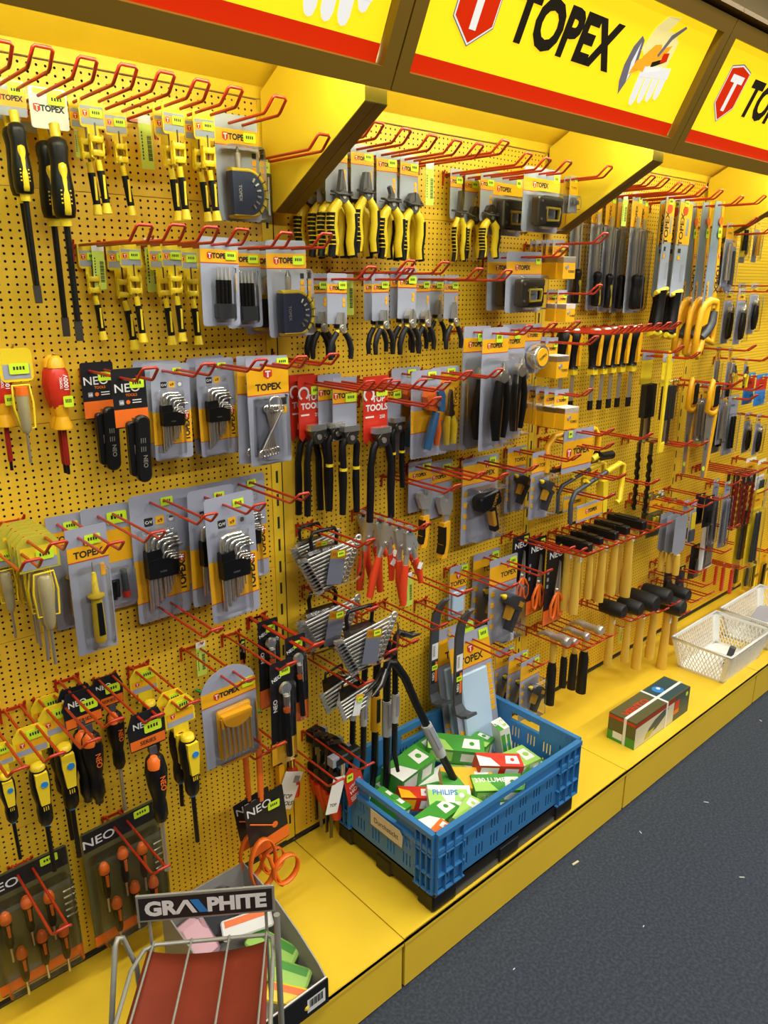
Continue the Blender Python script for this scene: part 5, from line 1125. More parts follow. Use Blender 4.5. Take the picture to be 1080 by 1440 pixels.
('T', 1.4583, 1.9458, 0.26, 'file packs, fifth group', [('filebag', 0.052, 0.364, 1, 0.05, {'k': 'g'}, 'file with black grip in a long clear pack, nearest the handsaws', 'file')]),
('T', 1.4586, 1.9448, 0.26, 'sleeved saws, left', [('sleevesaw', 0.147, 0.451, 1, 0, {'w': 0.05}, 'yellow sleeved saw with black handle, left one', 'saw')]),
('T', 1.5656, 1.9456, 0.26, 'sleeved saws, right', [('sleevesaw', 0.147, 0.465, 3, 0.035, {}, 'yellow sleeved saw with black handle, right group', 'saw')]),
('T', 1.7195, 1.9373, 0.26, 'the large handsaws', [('handsaw', 0.189, 0.52, 3, 0.045, {}, 'large handsaw with grey blade and yellow guard', 'handsaw')]),
('T', 1.8959, 1.9521, 0.26, 'nothing, top row beside the third bracket', []),
('T', 1.5444, 1.4315, 0.26, 'the wire brush packs', [('brushes', 0.075, 0.309, 1, 0, {}, 'pack of black bristle brushes, left', 'wire brush'), ('brushes', 0.153, 0.305, 1, 0, {}, 'pack of black bristle brushes, right', 'wire brush')]),
('T', 1.6947, 1.1032, 0.26, 'nothing, right of the long black bits', []),
('S', 1.4248, 1.4574, 0.26, 'a yellow plastic square', [('paddle', 0.22, 0.341, 1, 0, {}, 'long yellow plastic square leaning before the brush packs', 'plastic square')]),
('T', 1.9182, 1.3109, 0.26, 'handle-up handsaws', [('sawdown', 0.163, 0.378, 1, 0, {}, 'handle-up handsaw with yellow handle, front', 'handsaw'), ('sawdown', 0.078, 0.375, 1, 0, {}, 'handle-up handsaw with yellow handle, rear', 'handsaw')]),
('S', 1.5719, 1.1197, 0.26, 'long black bits', [('drillbunch', 0.1, 0.275, 2, 0.05, {'k': 'black'}, 'long black twisted bit right of the mini hacksaws', 'drill bit')]),
('T', 1.0465, 0.8381, 0.26, 'club hammer 1', [('hammer', 0.175, 0.231, 1, 0, {'head': 'club'}, 'yellow handled club hammer with black capped head, leftmost', 'hammer'), ('hammer', 0.135, 0.231, 1, 0, {'head': 'club'}, 'yellow handled club hammer behind the leftmost one', 'hammer')]),
('T', 1.139, 0.8363, 0.26, 'club hammer 2', [('hammer', 0.163, 0.206, 1, 0, {'head': 'club'}, 'yellow handled club hammer with black capped head, second from left', 'hammer'), ('hammer', 0.123, 0.206, 1, 0, {'head': 'club'}, 'yellow handled club hammer behind the second one', 'hammer')]),
('T', 1.2225, 0.8349, 0.26, 'club hammer 3', [('hammer', 0.161, 0.239, 1, 0, {'head': 'club'}, 'yellow handled club hammer with black capped head, middle', 'hammer'), ('hammer', 0.12, 0.238, 1, 0, {'head': 'club'}, 'yellow handled club hammer behind the middle one', 'hammer')]),
('T', 1.3097, 0.8334, 0.26, 'club hammer 4', [('hammer', 0.154, 0.237, 1, 0, {'head': 'club'}, 'yellow handled club hammer with black capped head, second from right', 'hammer'), ('hammer', 0.112, 0.236, 1, 0, {'head': 'club'}, 'yellow handled club hammer behind the fourth one', 'hammer')]),
('T', 1.4003, 0.8347, 0.26, 'club hammer 5', [('hammer', 0.158, 0.272, 1, 0, {'head': 'club'}, 'yellow handled club hammer with black capped head, rightmost', 'hammer'), ('hammer', 0.117, 0.271, 1, 0, {'head': 'club'}, 'yellow handled club hammer behind the rightmost one', 'hammer')]),
('T', 1.3444, 0.5079, 0.26, 'mallet 1', [('hammer', 0.15, 0.215, 1, 0, {'head': 'mallet'}, 'black headed rubber mallet with yellow handle, leftmost', 'mallet')]),
('T', 1.4303, 0.4988, 0.26, 'mallet 2', [('hammer', 0.17, 0.212, 1, 0, {'head': 'mallet'}, 'black headed rubber mallet with yellow handle, second from left', 'mallet')]),
('T', 1.5426, 0.4826, 0.26, 'mallet 3', [('hammer', 0.16, 0.27, 1, 0, {'head': 'mallet'}, 'black headed rubber mallet with yellow handle, third from left', 'mallet')]),
('T', 1.6343, 0.4853, 0.26, 'mallet 4', [('hammer', 0.166, 0.253, 1, 0, {'head': 'mallet'}, 'black headed rubber mallet with yellow handle, fourth from left', 'mallet')]),
('T', 1.7243, 0.4167, 0.26, 'mallet 5', [('hammer', 0.177, 0.281, 1, 0, {'head': 'mallet'}, 'black headed rubber mallet with yellow handle, nearest and lowest', 'mallet')]),
('T', 1.8173, 0.4449, 0.26, 'mallet 6', [('hammer', 0.165, 0.215, 1, 0, {'head': 'mallet'}, 'black headed rubber mallet with yellow handle, rightmost', 'mallet')]),
('T', 0.9531, 0.5337, 0.26, 'claw hammer 1', [('hammer', 0.17, 0.239, 1, 0, {'head': 'claw', 'grip': 'black'}, 'steel claw hammer with black rubber grip, leftmost', 'claw hammer')]),
('T', 1.0487, 0.494, 0.26, 'claw hammer 2', [('hammer', 0.151, 0.18, 1, 0, {'head': 'claw', 'grip': 'black'}, 'steel claw hammer with black rubber grip, second from left', 'claw hammer')]),
('T', 1.1082, 0.4954, 0.26, 'claw hammer 3', [('hammer', 0.153, 0.209, 1, 0, {'head': 'claw', 'grip': 'black'}, 'steel claw hammer with black rubber grip, third from left', 'claw hammer')]),
('T', 1.179, 0.4938, 0.26, 'claw hammer 4', [('hammer', 0.149, 0.251, 1, 0, {'head': 'claw', 'grip': 'black'}, 'steel claw hammer with black rubber grip, rightmost', 'claw hammer')]),
('T', 0.8803, 0.8818, 0.26, 'the rear scissors', [('scissors', 0.066, 0.23, 1, 0, {}, 'orange handled scissors on a black card, left', 'scissors')]),
('T', 0.9476, 0.8614, 0.26, 'the middle scissors', [('scissors', 0.083, 0.256, 1, 0, {}, 'orange handled scissors on a black card, middle', 'scissors')]),
('T', 1.0061, 0.838, 0.26, 'the front scissors', [('scissors', 0.118, 0.275, 1, 0, {'H': 0.2201}, 'orange handled scissors on a black card, right, largest', 'scissors')]),
('T', 1.4895, 0.837, 0.26, 'nothing, above the mallets', []),
('S', 1.6676, 0.8824, 0.26, 'small packs above the mallets', [('longpack', 0.1, 0.16, 2, 0.03, {'k': 'okcard', 'inner': 'yplast', 'H': 0.16, 'w': 0.08}, 'dark pack with yellow pieces above the mallets', 'tool pack')]),
('T', 1.6437, 0.8548, 0.26, 'the putty knives', [('putty', 0.226, 0.249, 3, 0.03, {}, 'wide putty knife with wooden handle', 'putty knife')]),
('T', 1.7977, 0.8503, 0.26, 'small blade packs', [('torchblack', 0.195, 0.16, 2, 0.03, {}, 'small grey blade pack left of the jigsaw case', 'blade pack')]),
('T', 1.9356, 0.8535, 0.26, 'black packs', [('longpack', 0.192, 0.123, 2, 0.04, {'k': 'dkcard', 'inner': 'black', 'top': 'dkcard', 'H': 0.18, 'w': 0.11}, 'wide black pack above the jigsaw blade case', 'tool pack')]),
('T', 2.0781, 0.702, 0.26, 'the jigsaw blade case', [('glassbox', 0.132, 0.204, 1, 0, {}, 'pale case with dark window of saw blades', 'blade case')]),
('S', 2.0334, 0.6039, 0.26, 'a black pack behind the jigsaw case', [('longpack', 0.12, 0.145, 1, 0, {'k': 'dkcard', 'inner': 'black', 'top': 'dkcard', 'H': 0.1801, 'w': 0.12}, 'black pack behind the jigsaw blade case', 'tool pack')]),
('T', 2.0364, 0.8975, 0.26, 'long clear packs', [('longpack', 0.214, 0.276, 2, 0.05, {'H': 0.32, 'inner': 'card2', 'k': 'card2', 'top': 'card2'}, 'long clear tube pack beside the auger bits', 'tool pack')]),
('T', 2.1719, 0.9111, 0.26, 'auger bit 1', [('drillbunch', 0.184, 0.245, 2, 0.04, {}, 'dark red auger bit, leftmost', 'auger bit')]),
('T', 2.2062, 0.9117, 0.26, 'auger bit 2', [('drillbunch', 0.192, 0.241, 2, 0.04, {}, 'dark red auger bit, second', 'auger bit')]),
('T', 2.241, 0.9123, 0.26, 'auger bit 3', [('drillbunch', 0.2, 0.237, 2, 0.04, {}, 'dark red auger bit, third', 'auger bit')]),
('T', 2.2763, 0.9128, 0.26, 'auger bit 4', [('drillbunch', 0.209, 0.233, 2, 0.04, {}, 'dark red auger bit, rightmost', 'auger bit')]),
('T', 2.245, 0.4809, 0.26, 'red handled tools', [('redstrip', 0.194, 0.132, 2, 0.04, {}, 'bright red handled tool near the white baskets', 'hand tool')]),
('T', 1.922, 0.4435, 0.26, 'nothing, right of the mallets', []),
('T', 1.8964, 0.4913, 0.26, 'nothing, above the empty mallet hook', []),
('S', 2.1041, 1.2738, 0.26, 'long packs below the saws', [('longpack', 0.12, 0.236, 3, 0.04, {'k': 'card2', 'inner': 'steel', 'top': 'band', 'H': 0.25}, 'long grey pack right of the handle-up saws', 'tool pack')]),
('S', 2.0034, 1.8574, 0.26, 'packs under the third bracket', [('longpack', 0.12, 0.206, 2, 0.05, {'k': 'card', 'inner': 'dgrey', 'top': 'band', 'H': 0.26, 'w': 0.08}, 'grey pack directly under the third bracket', 'tool pack')]),
('S', 2.0967, 1.6507, 0.26, 'black tool packs at the right', [('riveter', 0.14, 0.203, 2, 0.05, {'H': 0.2501}, 'black tool in a clear pack at the right', 'tool pack')]),
('T', 2.3272, 0.8104, 0.26, 'yellow tools at the right edge', [('longpack', 0.226, 0.349, 2, 0.05, {'k': 'yplast', 'inner': 'dgrey', 'top': 'band', 'H': 0.3, 'w': 0.09}, 'yellow pack at the right photo edge', 'tool pack')]),
('Q', -0.3033, 1.7546, 0.06, 'a barcode tag behind the second-row precision screwdrivers, middle', [('barcode', 0.026, 0.097, 1, 0, {}, 'lime barcode tag behind the second-row precision screwdrivers, middle', 'price tag')]),
('Q', -0.4103, 1.7419, 0.06, 'a barcode tag behind the second-row precision screwdrivers, left', [('barcode', 0.026, 0.079, 1, 0, {}, 'lime barcode tag behind the second-row precision screwdrivers, left', 'price tag')]),
('Q', -0.5235, 1.9592, 0.06, 'a barcode tag behind the leftmost large screwdriver', [('barcode', 0.026, 0.067, 1, 0, {}, 'lime barcode tag behind the leftmost large screwdriver', 'price tag')]),
('Q', -0.425, 1.9408, 0.06, 'a barcode tag beside the large screwdrivers, top row', [('barcode', 0.026, 0.05, 1, 0, {}, 'lime barcode tag beside the large screwdrivers, top row', 'price tag')]),
('Q', -0.2598, 0.8724, 0.06, 'a barcode tag on the empty hook above the needle files', [('barcode', 0.026, 0.084, 1, 0, {}, 'lime barcode tag on the empty hook above the needle files', 'price tag')]),
('Q', 0.6593, 1.4886, 0.06, 'a barcode tag left of the riveter packs', [('barcode', 0.026, 0.101, 1, 0, {}, 'lime barcode tag left of the riveter packs', 'price tag')]),
('Q', 1.8497, 0.8582, 0.06, 'a barcode tag above the mallets', [('barcode', 0.026, 0.133, 1, 0, {}, 'lime barcode tag above the mallets', 'price tag')]),
('Q', 0.2479, 1.4309, 0.06, 'a barcode tag between the pincers groups', [('barcode', 0.026, 0.063, 1, 0, {}, 'lime barcode tag between the pincers groups', 'price tag')]),
('Q', 1.6422, 0.315, 0.06, 'a barcode tag on the empty hooks left of the mallets', [('barcode', 0.026, 0.076, 1, 0, {}, 'lime barcode tag on the empty hooks left of the mallets', 'price tag')]),
('Q', -0.3011, 0.595, 0.06, 'a barcode tag white, behind the rightmost blue-dot screwdriver', [('barcode', 0.026, 0.082, 1, 0, {'white': True}, 'barcode tag white, behind the rightmost blue-dot screwdriver', 'price tag')]),
('S', 1.9492, 1.8845, 0.22, 'the grey pack with steel tool under the third bracket, left', [('longpack', 0.13, 0.218, 2, 0.05, {'k': 'card', 'inner': 'steel', 'top': 'band', 'H': 0.261, 'w': 0.07}, 'grey pack with steel tool under the third bracket, left', 'tool pack')]),
('S', 2.0655, 1.9356, 0.22, 'the yellow pack with black knife under the third bracket', [('longpack', 0.13, 0.158, 2, 0.05, {'k': 'yplast', 'inner': 'black', 'top': 'ltag', 'H': 0.2, 'w': 0.05}, 'yellow pack with black knife under the third bracket', 'tool pack')]),
('S', 2.1815, 1.9295, 0.22, 'the grey pack with orange tool at the right edge, upper', [('longpack', 0.13, 0.169, 2, 0.05, {'k': 'card2', 'inner': 'band', 'top': 'band', 'H': 0.2, 'w': 0.06}, 'grey pack with orange tool at the right edge, upper', 'tool pack')]),
('S', 2.2298, 1.6722, 0.22, 'the black tool pack at the right edge, second row', [('riveter', 0.13, 0.19, 2, 0.05, {'H': 0.2502}, 'black tool pack at the right edge, second row', 'tool pack')]),
('S', 2.0876, 1.4264, 0.22, 'the file pack at the right, middle row', [('filebag', 0.13, 0.193, 2, 0.05, {'H': 0.302, 'w': 0.06}, 'file pack at the right, middle row', 'tool pack')]),
('S', 2.2468, 1.3775, 0.22, 'the small pliers at the right edge, middle row', [('pliers', 0.13, 0.114, 2, 0.05, {'head': 'combi', 'H': 0.2052, 'cw': 0.058}, 'small pliers at the right edge, middle row', 'tool pack')]),
('S', 2.1747, 1.2247, 0.22, 'the grey pack of black tools right of the lower handsaws', [('longpack', 0.13, 0.239, 2, 0.05, {'k': 'card2', 'inner': 'black', 'top': 'card2', 'H': 0.24, 'w': 0.09}, 'grey pack of black tools right of the lower handsaws', 'tool pack')]),
('S', 2.4296, 1.2933, 0.22, 'the blue and red pack at the right photo edge', [('longpack', 0.13, 0.124, 2, 0.05, {'k': 'bluep', 'inner': 'bluep', 'top': 'redp', 'H': 0.12, 'w': 0.1}, 'blue and red pack at the right photo edge', 'tool pack')]),
('S', 2.4607, 1.1189, 0.22, 'the black tool pack at the right edge, fourth row', [('riveter', 0.13, 0.176, 2, 0.05, {'H': 0.2503}, 'black tool pack at the right edge, fourth row', 'tool pack')]),
('S', 2.5696, 0.8923, 0.22, 'the white pack at the right edge, fifth row', [('longpack', 0.13, 0.238, 2, 0.05, {'k': 'white', 'inner': 'dgrey', 'top': 'band', 'H': 0.22, 'w': 0.09}, 'white pack at the right edge, fifth row', 'tool pack')]),
('S', 2.2318, 0.4794, 0.22, 'the bright red tool left of the white baskets', [('redstrip', 0.13, 0.103, 2, 0.05, {'k': 'redp', 'H': 0.161}, 'bright red tool left of the white baskets', 'tool pack')]),
('S', 2.5711, 0.4745, 0.22, 'the yellow pack behind the farther white basket', [('longpack', 0.13, 0.217, 2, 0.05, {'k': 'yplast', 'inner': 'dgrey', 'top': 'band', 'H': 0.26, 'w': 0.08}, 'yellow pack behind the farther white basket', 'tool pack')]),
('S', 2.7716, 0.409, 0.22, 'the orange pack at the right edge above the far basket', [('longpack', 0.13, 0.226, 2, 0.05, {'k': 'band', 'inner': 'black', 'top': 'band', 'H': 0.26, 'w': 0.09}, 'orange pack at the right edge above the far basket', 'tool pack')]),
('S', 1.9551, 1.2874, 0.22, 'the grey pack behind the lower handsaws', [('longpack', 0.13, 0.228, 2, 0.05, {'k': 'card2', 'inner': 'steel', 'top': 'band', 'H': 0.251, 'w': 0.05}, 'grey pack behind the lower handsaws', 'tool pack')]),
('S', 1.7493, 0.8591, 0.22, 'the olive pack left of the putty knives', [('longpack', 0.13, 0.148, 2, 0.05, {'k': 'okcard', 'inner': 'steel', 'top': 'band', 'H': 0.161, 'w': 0.07}, 'olive pack left of the putty knives', 'tool pack')]),
('S', 1.8937, 0.5382, 0.22, 'the black pack behind the mallet heads', [('longpack', 0.13, 0.161, 2, 0.05, {'k': 'dkcard', 'inner': 'dgrey', 'top': 'dkcard', 'H': 0.181, 'w': 0.08}, 'black pack behind the mallet heads', 'tool pack')]),
]
# ------------------------------------------------------------------ build hooks and goods
ORD = ['foremost', 'second from front', 'third from front', 'fourth from front', 'fifth from front', 'rearmost']
def jit(a): return random.uniform(-a, a)
for typ, hx, hz, L, what, items in HOOKS:
    if typ == 'P':
        inst('single_hook', (hx, 0, hz), 1, label='short brass hook holding '+what, cat='hook', group='short brass hooks')
    elif typ == 'Q':
        inst('stub_hook', (hx, 0, hz), 1, label='short red hook holding '+what, cat='hook', group='short red hooks')
    else:
        lbl = ('red double-wire hook holding '+what) if not what.startswith('nothing') else 'empty red double-wire hook, '+what[9:]
        inst('hook', (hx, 0, hz), 1, label=lbl, cat='hook', group='red display hooks', L=L)
    for kind, s0, h, n, ds, kw, lbl, cat in items:
        for k in range(n):
            s = s0-k*ds
            if s < .008: break
            key = (kind, tuple(sorted(kw.items())))
            if key not in PROTO:
                o, H_ = KINDS[kind](**kw); PROTO[key] = [o, H_, False]
            sc = h/PROTO[key][1]
            inst(kind, (hx+(jit(.004) if k else 0), -s, hz), sc, (-.20 if kind == 'combcard' and h > .3 else 0, (jit(.02) if k == 0 else jit(.045)) if kind != 'lockpliers' else (.06, -.10, .30, -.05, .15, -.2)[k], jit(.6) if kind == 'smallclamp' else jit(.05) if kind not in ('coping', 'hacksaw') else 0),
                 lbl+(', '+ORD[k] if n > 1 else ''), cat, 'goods: '+cat+'s' if n > 1 else None, **kw)
# slanted crowbar resting in the crate
o = inst('crowbar', (.181, -.22, .737), .55/.42, label='crowbar slanting down into the blue crate, white label at its middle', cat='crowbar')
d = Vector((.402, -.30, .228))-Vector((.181, -.22, .737))
o.rotation_mode = 'QUATERNION'; o.rotation_quaternion = Vector((0, 0, -1)).rotation_difference(d.normalized())
# ------------------------------------------------------------------ sign artwork on the fascias
def art(bay_x, bay, white):
    X = fascia_xf(bay_x); y = .0145
    p = None
    if not white:
        m = M(X); m.shield(.165, .166, y, .100, .128, pre='s'); m.obj('shield_emblem', bay).matrix_parent_inverse = bay.matrix_world.inverted()
        m = M(X); m.text('TOPEX', .432, .166, y, .118, 's_blk', 0, .045, .92); m.obj('brand_lettering', bay).matrix_parent_inverse = bay.matrix_world.inverted()
        m = M(X)
        m.poly([(.662, .150), (.668, .118), (.684, .092), (.700, .132), (.706, .168), (.698, .205), (.684, .212), (.668, .188)], y, 's_gry').poly([(.690, .20), (.700, .14), (.694, .12), (.683, .16)], y-.0002, 's_wht')
        m.poly([(.690, .135), (.760, .165), (.800, .190), (.812, .215), (.770, .200), (.700, .165)], y-.0003, 's_org')
        for i in range(4): m.poly([(.732+i*.029, .150+i*.005), (.736+i*.029, .092+i*.008), (.742+i*.029, .080+i*.008), (.752+i*.029, .078+i*.008), (.759+i*.029, .090+i*.008), (.758+i*.029, .158+i*.005)], y-.0006-i*.0001, 's_wht')
        m.poly([(.735, .138), (.850, .150), (.846, .172), (.740, .160)], y-.0011, 's_wht').poly([(.700, .185), (.72, .235), (.75, .262), (.80, .268), (.77, .235), (.73, .205)], y-.00015, 's_pal').poly([(.70, .150), (.74, .148), (.74, .165), (.705, .170)], y-.0012, 's_org')
        m.poly([(.700, .19), (.735, .225), (.79, .24), (.83, .225), (.825, .17), (.77, .15)], y-.0002, 's_pal')
        m.poly([(.775, .185), (.80, .225), (.838, .255), (.830, .258), (.79, .232), (.768, .188)], y-.0008, 's_gry').poly([(.76, .160), (.81, .180), (.812, .190), (.76, .172)], y-.001, 's_blk').poly([(.745, .148), (.80, .160), (.81, .170), (.745, .160)], y-.0011, 's_wht').poly([(.79, .175), (.815, .182), (.812, .200), (.79, .195)], y-.0013, 's_red')
        m.poly([(.715, .175), (.745, .205), (.77, .210), (.78, .19), (.76, .17)], y-.0005, 's_org')
        m.obj('tool_picture', bay).matrix_parent_inverse = bay.matrix_world.inverted()
    else:
        m = M(X)
        for i in range(4):
            e_ = .026 if i == 3 else 0
            m.poly([(.793+i*.034, .125), (.795+i*.034, .088+e_), (.800+i*.034, .077+e_), (.807+i*.034, .073+e_), (.815+i*.034, .076+e_), (.820+i*.034, .088+e_), (.822+i*.034, .128)], y-.0001*i, 's_wht')
        m.poly([(.79, .118), (.925, .118), (.930, .20), (.80, .20)], y-.0007, 's_wht')
        m.obj('glove_picture', bay).matrix_parent_inverse = bay.matrix_world.inverted()
bpy.context.view_layer.update()
bays = [o for o in COL.objects if o.name.startswith('sign_canopy')]
for b in sorted(bays, key=lambda o: o.location.x): art(b.location.x, b, b.location.x < -.5)
# ------------------------------------------------------------------ blue crate
def slotwall(m, p0, p1, z0, z1, t, nrm, hole=True):
    p0 = Vector(p0); p1 = Vector(p1); d = p1-p0; L = d.length; d.normalize(); n = Vector(nrm)
    T = Matrix((d.to_4d(), (-n).to_4d(), Vector((0, 0, 1)).to_4d(), (0, 0, 0, 1))).transposed()
    T.translation = p0; T[3][3] = 1
    for r in range(3): T[3][r] = 0
    H_ = z1-z0
    def bx(x0, x1, a, b, y0=0, y1=None): m.box(((x0+x1)/2, (y0+(y1 if y1 is not None else t))/2, z0+(a+b)/2), (x1-x0, abs((y1 if y1 is not None else t)-y0), b-a), 'blue', xf=T)
    bx(0, L, 0, .018); bx(0, L, H_-.014, H_, -.012)            # bottom and rim
    bx(0, L, H_-.062, H_-.050, -.008)
    c = L/2
    bx(0, c-.055, H_-.050, H_-.014); bx(c+.055, L, H_-.050, H_-.014)      # hand hole
    bx(c-.055, c+.055, H_-.020, H_-.014)
    rows = [(.018, .062), (.074, H_-.062)]
    bx(0, L, .062, .074)
    for a, b in rows:
        x = 0; edges = []
        g = .060
        while x < L-.03:
            edges.append(x+.048); x += g
        prev = 0
        for e in edges:
            for k in range(3):
                s = e-.016+k*.012
                if s+.005 > L-.02: break
                if s > prev+.001: bx(prev, s, a+.004, b-.004)
                prev = s+.005
        bx(prev, L, a+.004, b-.004)
        bx(0, L, a, a+.004); bx(0, L, b-.004, b)
    nr = 12
    for i in list(range(4))+list(range(nr-3, nr+1)):
        x = L*i/nr if i < 4 else L*i/nr
        x = min(max(x*.62 if i < 4 else L-(L-x)*.62, .002), L-.002); bx(x-.0015, x+.0015, 0, H_-.01, -.010)
    for zz in (.0, .05, .11): bx(0, L*.17, zz, zz+.003, -.010); bx(L*.83, L, zz, zz+.003, -.010)
crate = empty('crate', (0, 0, 0)); tag(crate, 'blue slotted plastic crate full of lamp boxes, standing on the yellow base', 'crate')
X0, X1, Y0, Y1, Z0, Z1 = .104, .704, -.450, -.065, .222, .402
m = M(); slotwall(m, (X0, Y0, 0), (X1, Y0, 0), Z0, Z1, .004, (0, -1, 0)); m.obj('long_side', crate)
m = M(); slotwall(m, (X1, Y1, 0), (X0, Y1, 0), Z0, Z1, .004, (0, 1, 0)); m.obj('long_side', crate)
m = M(); slotwall(m, (X0, Y1, 0), (X0, Y0, 0), Z0, Z1, .004, (-1, 0, 0)); m.obj('short_side', crate)
m = M(); slotwall(m, (X1, Y0, 0), (X1, Y1, 0), Z0, Z1, .004, (1, 0, 0)); m.obj('short_side', crate)
M().box(((X0+X1)/2, (Y0+Y1)/2, Z0+.003), (X1-X0, Y1-Y0, .006), 'blue').obj('floor_panel', crate)
m = M(Matrix.Translation((X0-.0125, -.285, .325)) @ Matrix.Rotation(-PI/2, 4, 'Z') @ Matrix.Rotation(-.02, 4, 'Y'))
m.prism([(-.060, -.022), (.060, -.026), (.064, .010), (.052, .022), (-.060, .026)], 0, .0006, 'tape').text('Durchstickt', .0, -.002, -.0006, .022, 'ink', 0, 0, .9); o = m.obj('tape_label', crate); lab(o, 'masking tape with handwriting')
tray = empty('black_crate', (0, 0, 0)); tag(tray, 'low black plastic crate directly under the blue one', 'crate')
m = M(); xc, yc = (X0+X1)/2, (Y0+Y1)/2
m.box((xc, yc, .214), (X1-X0-.004, Y1-Y0-.004, .010), 'black')
m.obj('top_plate', tray)
for x in (X0+.045, xc, X1-.045):
    for y in (Y0+.032, yc, Y1-.032): M().rbox(x-.044, .1565, x+.044, .209, y-.030, y+.030, .008, 'black', 3, None, .005).obj('foot', tray)
for y in (Y0+.010, Y1-.010): M().box((xc, y, .196), (X1-X0-.08, .008, .026), 'black').box((xc, y+.006, .166), (X1-X0-.06, .020, .018), 'dgrey').obj('side_rail', tray)
for x in (X0+.010, X1-.010): M().box((x, yc, .190), (.008, Y1-Y0-.04, .038), 'black').obj('end_rail', tray)
# lamp boxes
BOXC = {'g': ('green', 'lgreen'), 'w': ('white', 'green'), 'y': ('band', 'green'), 'r': ('redp', 'white'), 'p': ('lgreen', 'white'), 'o': ('white', 'orange')}
LB = [(.47, -.175, .335, .17, .062, .055, (.25, .10, -.75), 'g', '', 'green lamp box tilted at the back of the crate'),
      (.300, -.150, .325, .15, .08, .060, (.1, .0, .12), 'gw', '', 'green and white lamp box at the back left of the crate'),
      (.295, -.315, .325, .12, .062, .040, (.35, .1, -.62), 'wp', 'PHILIPS', 'white and green lamp box with blue maker lettering'),
      (.385, -.300, .332, .15, .07, .03, (.3, .1, -.60), 'yg', '', 'yellow and green lamp box under the slanting crowbar'),
      (.490, -.325, .345, .135, .050, .05, (.2, .15, -.55), 'rw', '', 'red and white lamp box near the front edge'),
      (.440, -.365, .318, .15, .06, .045, (.2, .1, -.55), 'gp', '330 LUMEN', 'green lamp box with white lumen lettering'),
      (.620, -.235, .330, .035, .05, .13, (.1, -.25, -.3), 'wg', 'LUM', 'upright white and green lamp box at the right'),
      (.600, -.310, .295, .12, .08, .04, (.05, .05, -.1), 'pw', '', 'pale green lamp box at the right end of the crate'),
      (.150, -.235, .330, .050, .10, .05, (.15, .2, .2), 'gp', '', 'green lamp box in the left corner of the crate'),
      (.215, -.345, .318, .14, .06, .05, (.1, .1, .15), 'gw', '', 'green lamp box at the near left of the crate'),
      (.285, -.392, .322, .11, .05, .045, (.2, .0, .35), 'pw', '', 'pale green lamp box against the near long side'),
      (.170, -.405, .330, .08, .05, .035, (.2, .1, .3), 'ow', '', 'white and orange lamp box in the near corner'),
      (.235, -.245, .318, .10, .045, .045, (.1, .2, -.5), 'ry', '', 'red and yellow lamp box among the green ones'),
      (.555, -.20, .310, .07, .06, .07, (.1, .1, .3), 'gp', '', 'green lamp box behind the red and white one'),
      (.40, -.10, .310, .12, .05, .05, (.1, 0, .1), 'g', '', 'green lamp box against the back long side'),
      (.20, -.13, .260, .16, .10, .06, (0, 0, .1), 'gw', '', 'green lamp box deep in the left back corner'),
      (.40, -.22, .262, .18, .12, .06, (0, 0, .05), 'wg', '', 'white lamp box deep in the middle of the crate'),
      (.61, -.13, .262, .14, .09, .06, (0, 0, -.1), 'gw', '', 'green lamp box deep in the right back corner'),
      (.20, -.38, .262, .15, .10, .06, (0, 0, 0), 'wg', '', 'white lamp box deep in the near left corner'),
      (.40, -.39, .260, .18, .09, .055, (0, 0, 0), 'gw', '', 'green lamp box deep against the near side'),
      (.60, -.38, .262, .16, .10, .06, (0, 0, 0), 'gw', '', 'green lamp box deep in the near right corner')]
pal = {'g': 'green', 'w': 'white', 'y': 'band', 'r': 'redp', 'p': 'lgreen', 'o': 'orange'}
for x, y, z, a, b, c, r, cc, t, lb in LB:
    o = empty('lamp_box', (x, y, z), r); tag(o, lb, 'lamp box')
    k1 = pal[cc[0]]; k2 = pal[cc[1]] if len(cc) > 1 else 'lgreen'
    M().box((0, 0, 0), (a, b, c), k1).obj('carton', o)
    e = .0004; m = M(Matrix.Translation((0, 0, c/2+e)) @ Matrix.Rotation(-PI/2, 4, 'X'))
    m.poly([(-a*.5, -b*.5), (-a*.05, -b*.5), (-a*.2, b*.1), (-a*.5, b*.3)], 0, k2)
    m.poly([(a*.1, -b*.3), (a*.42, -b*.3), (a*.42, b*.3), (a*.15, b*.3)], -.0001, 'white' if k1 != 'white' else 'lgreen')
    m.lathe([(b*.12, -.0008), (b*.12, 0)], k1, 12, (a*.28, 0, 0), 'y')
    if t: m.text(t, -a*.1, b*.12, -.0006, min(b*.42, a*1.3/len(t)), 'bluep' if t.startswith('P') else 'white', 0, .02)
    m2 = M().quad(-a*.45, -c*.35, -a*.05, c*.35, -b/2-e, k2).quad(a*.1, -c*.3, a*.4, c*.3, -b/2-e, 'white' if k1 != 'white' else 'green')
    if t: m2.text(t, 0, 0, -b/2-.0008, min(c*.5, a*1.2/len(t)), 'white' if k1 != 'white' else 'bluep', 0, .02)
    q = m.obj('printed_panel', o); q2 = m2.obj('printed_panel', o)
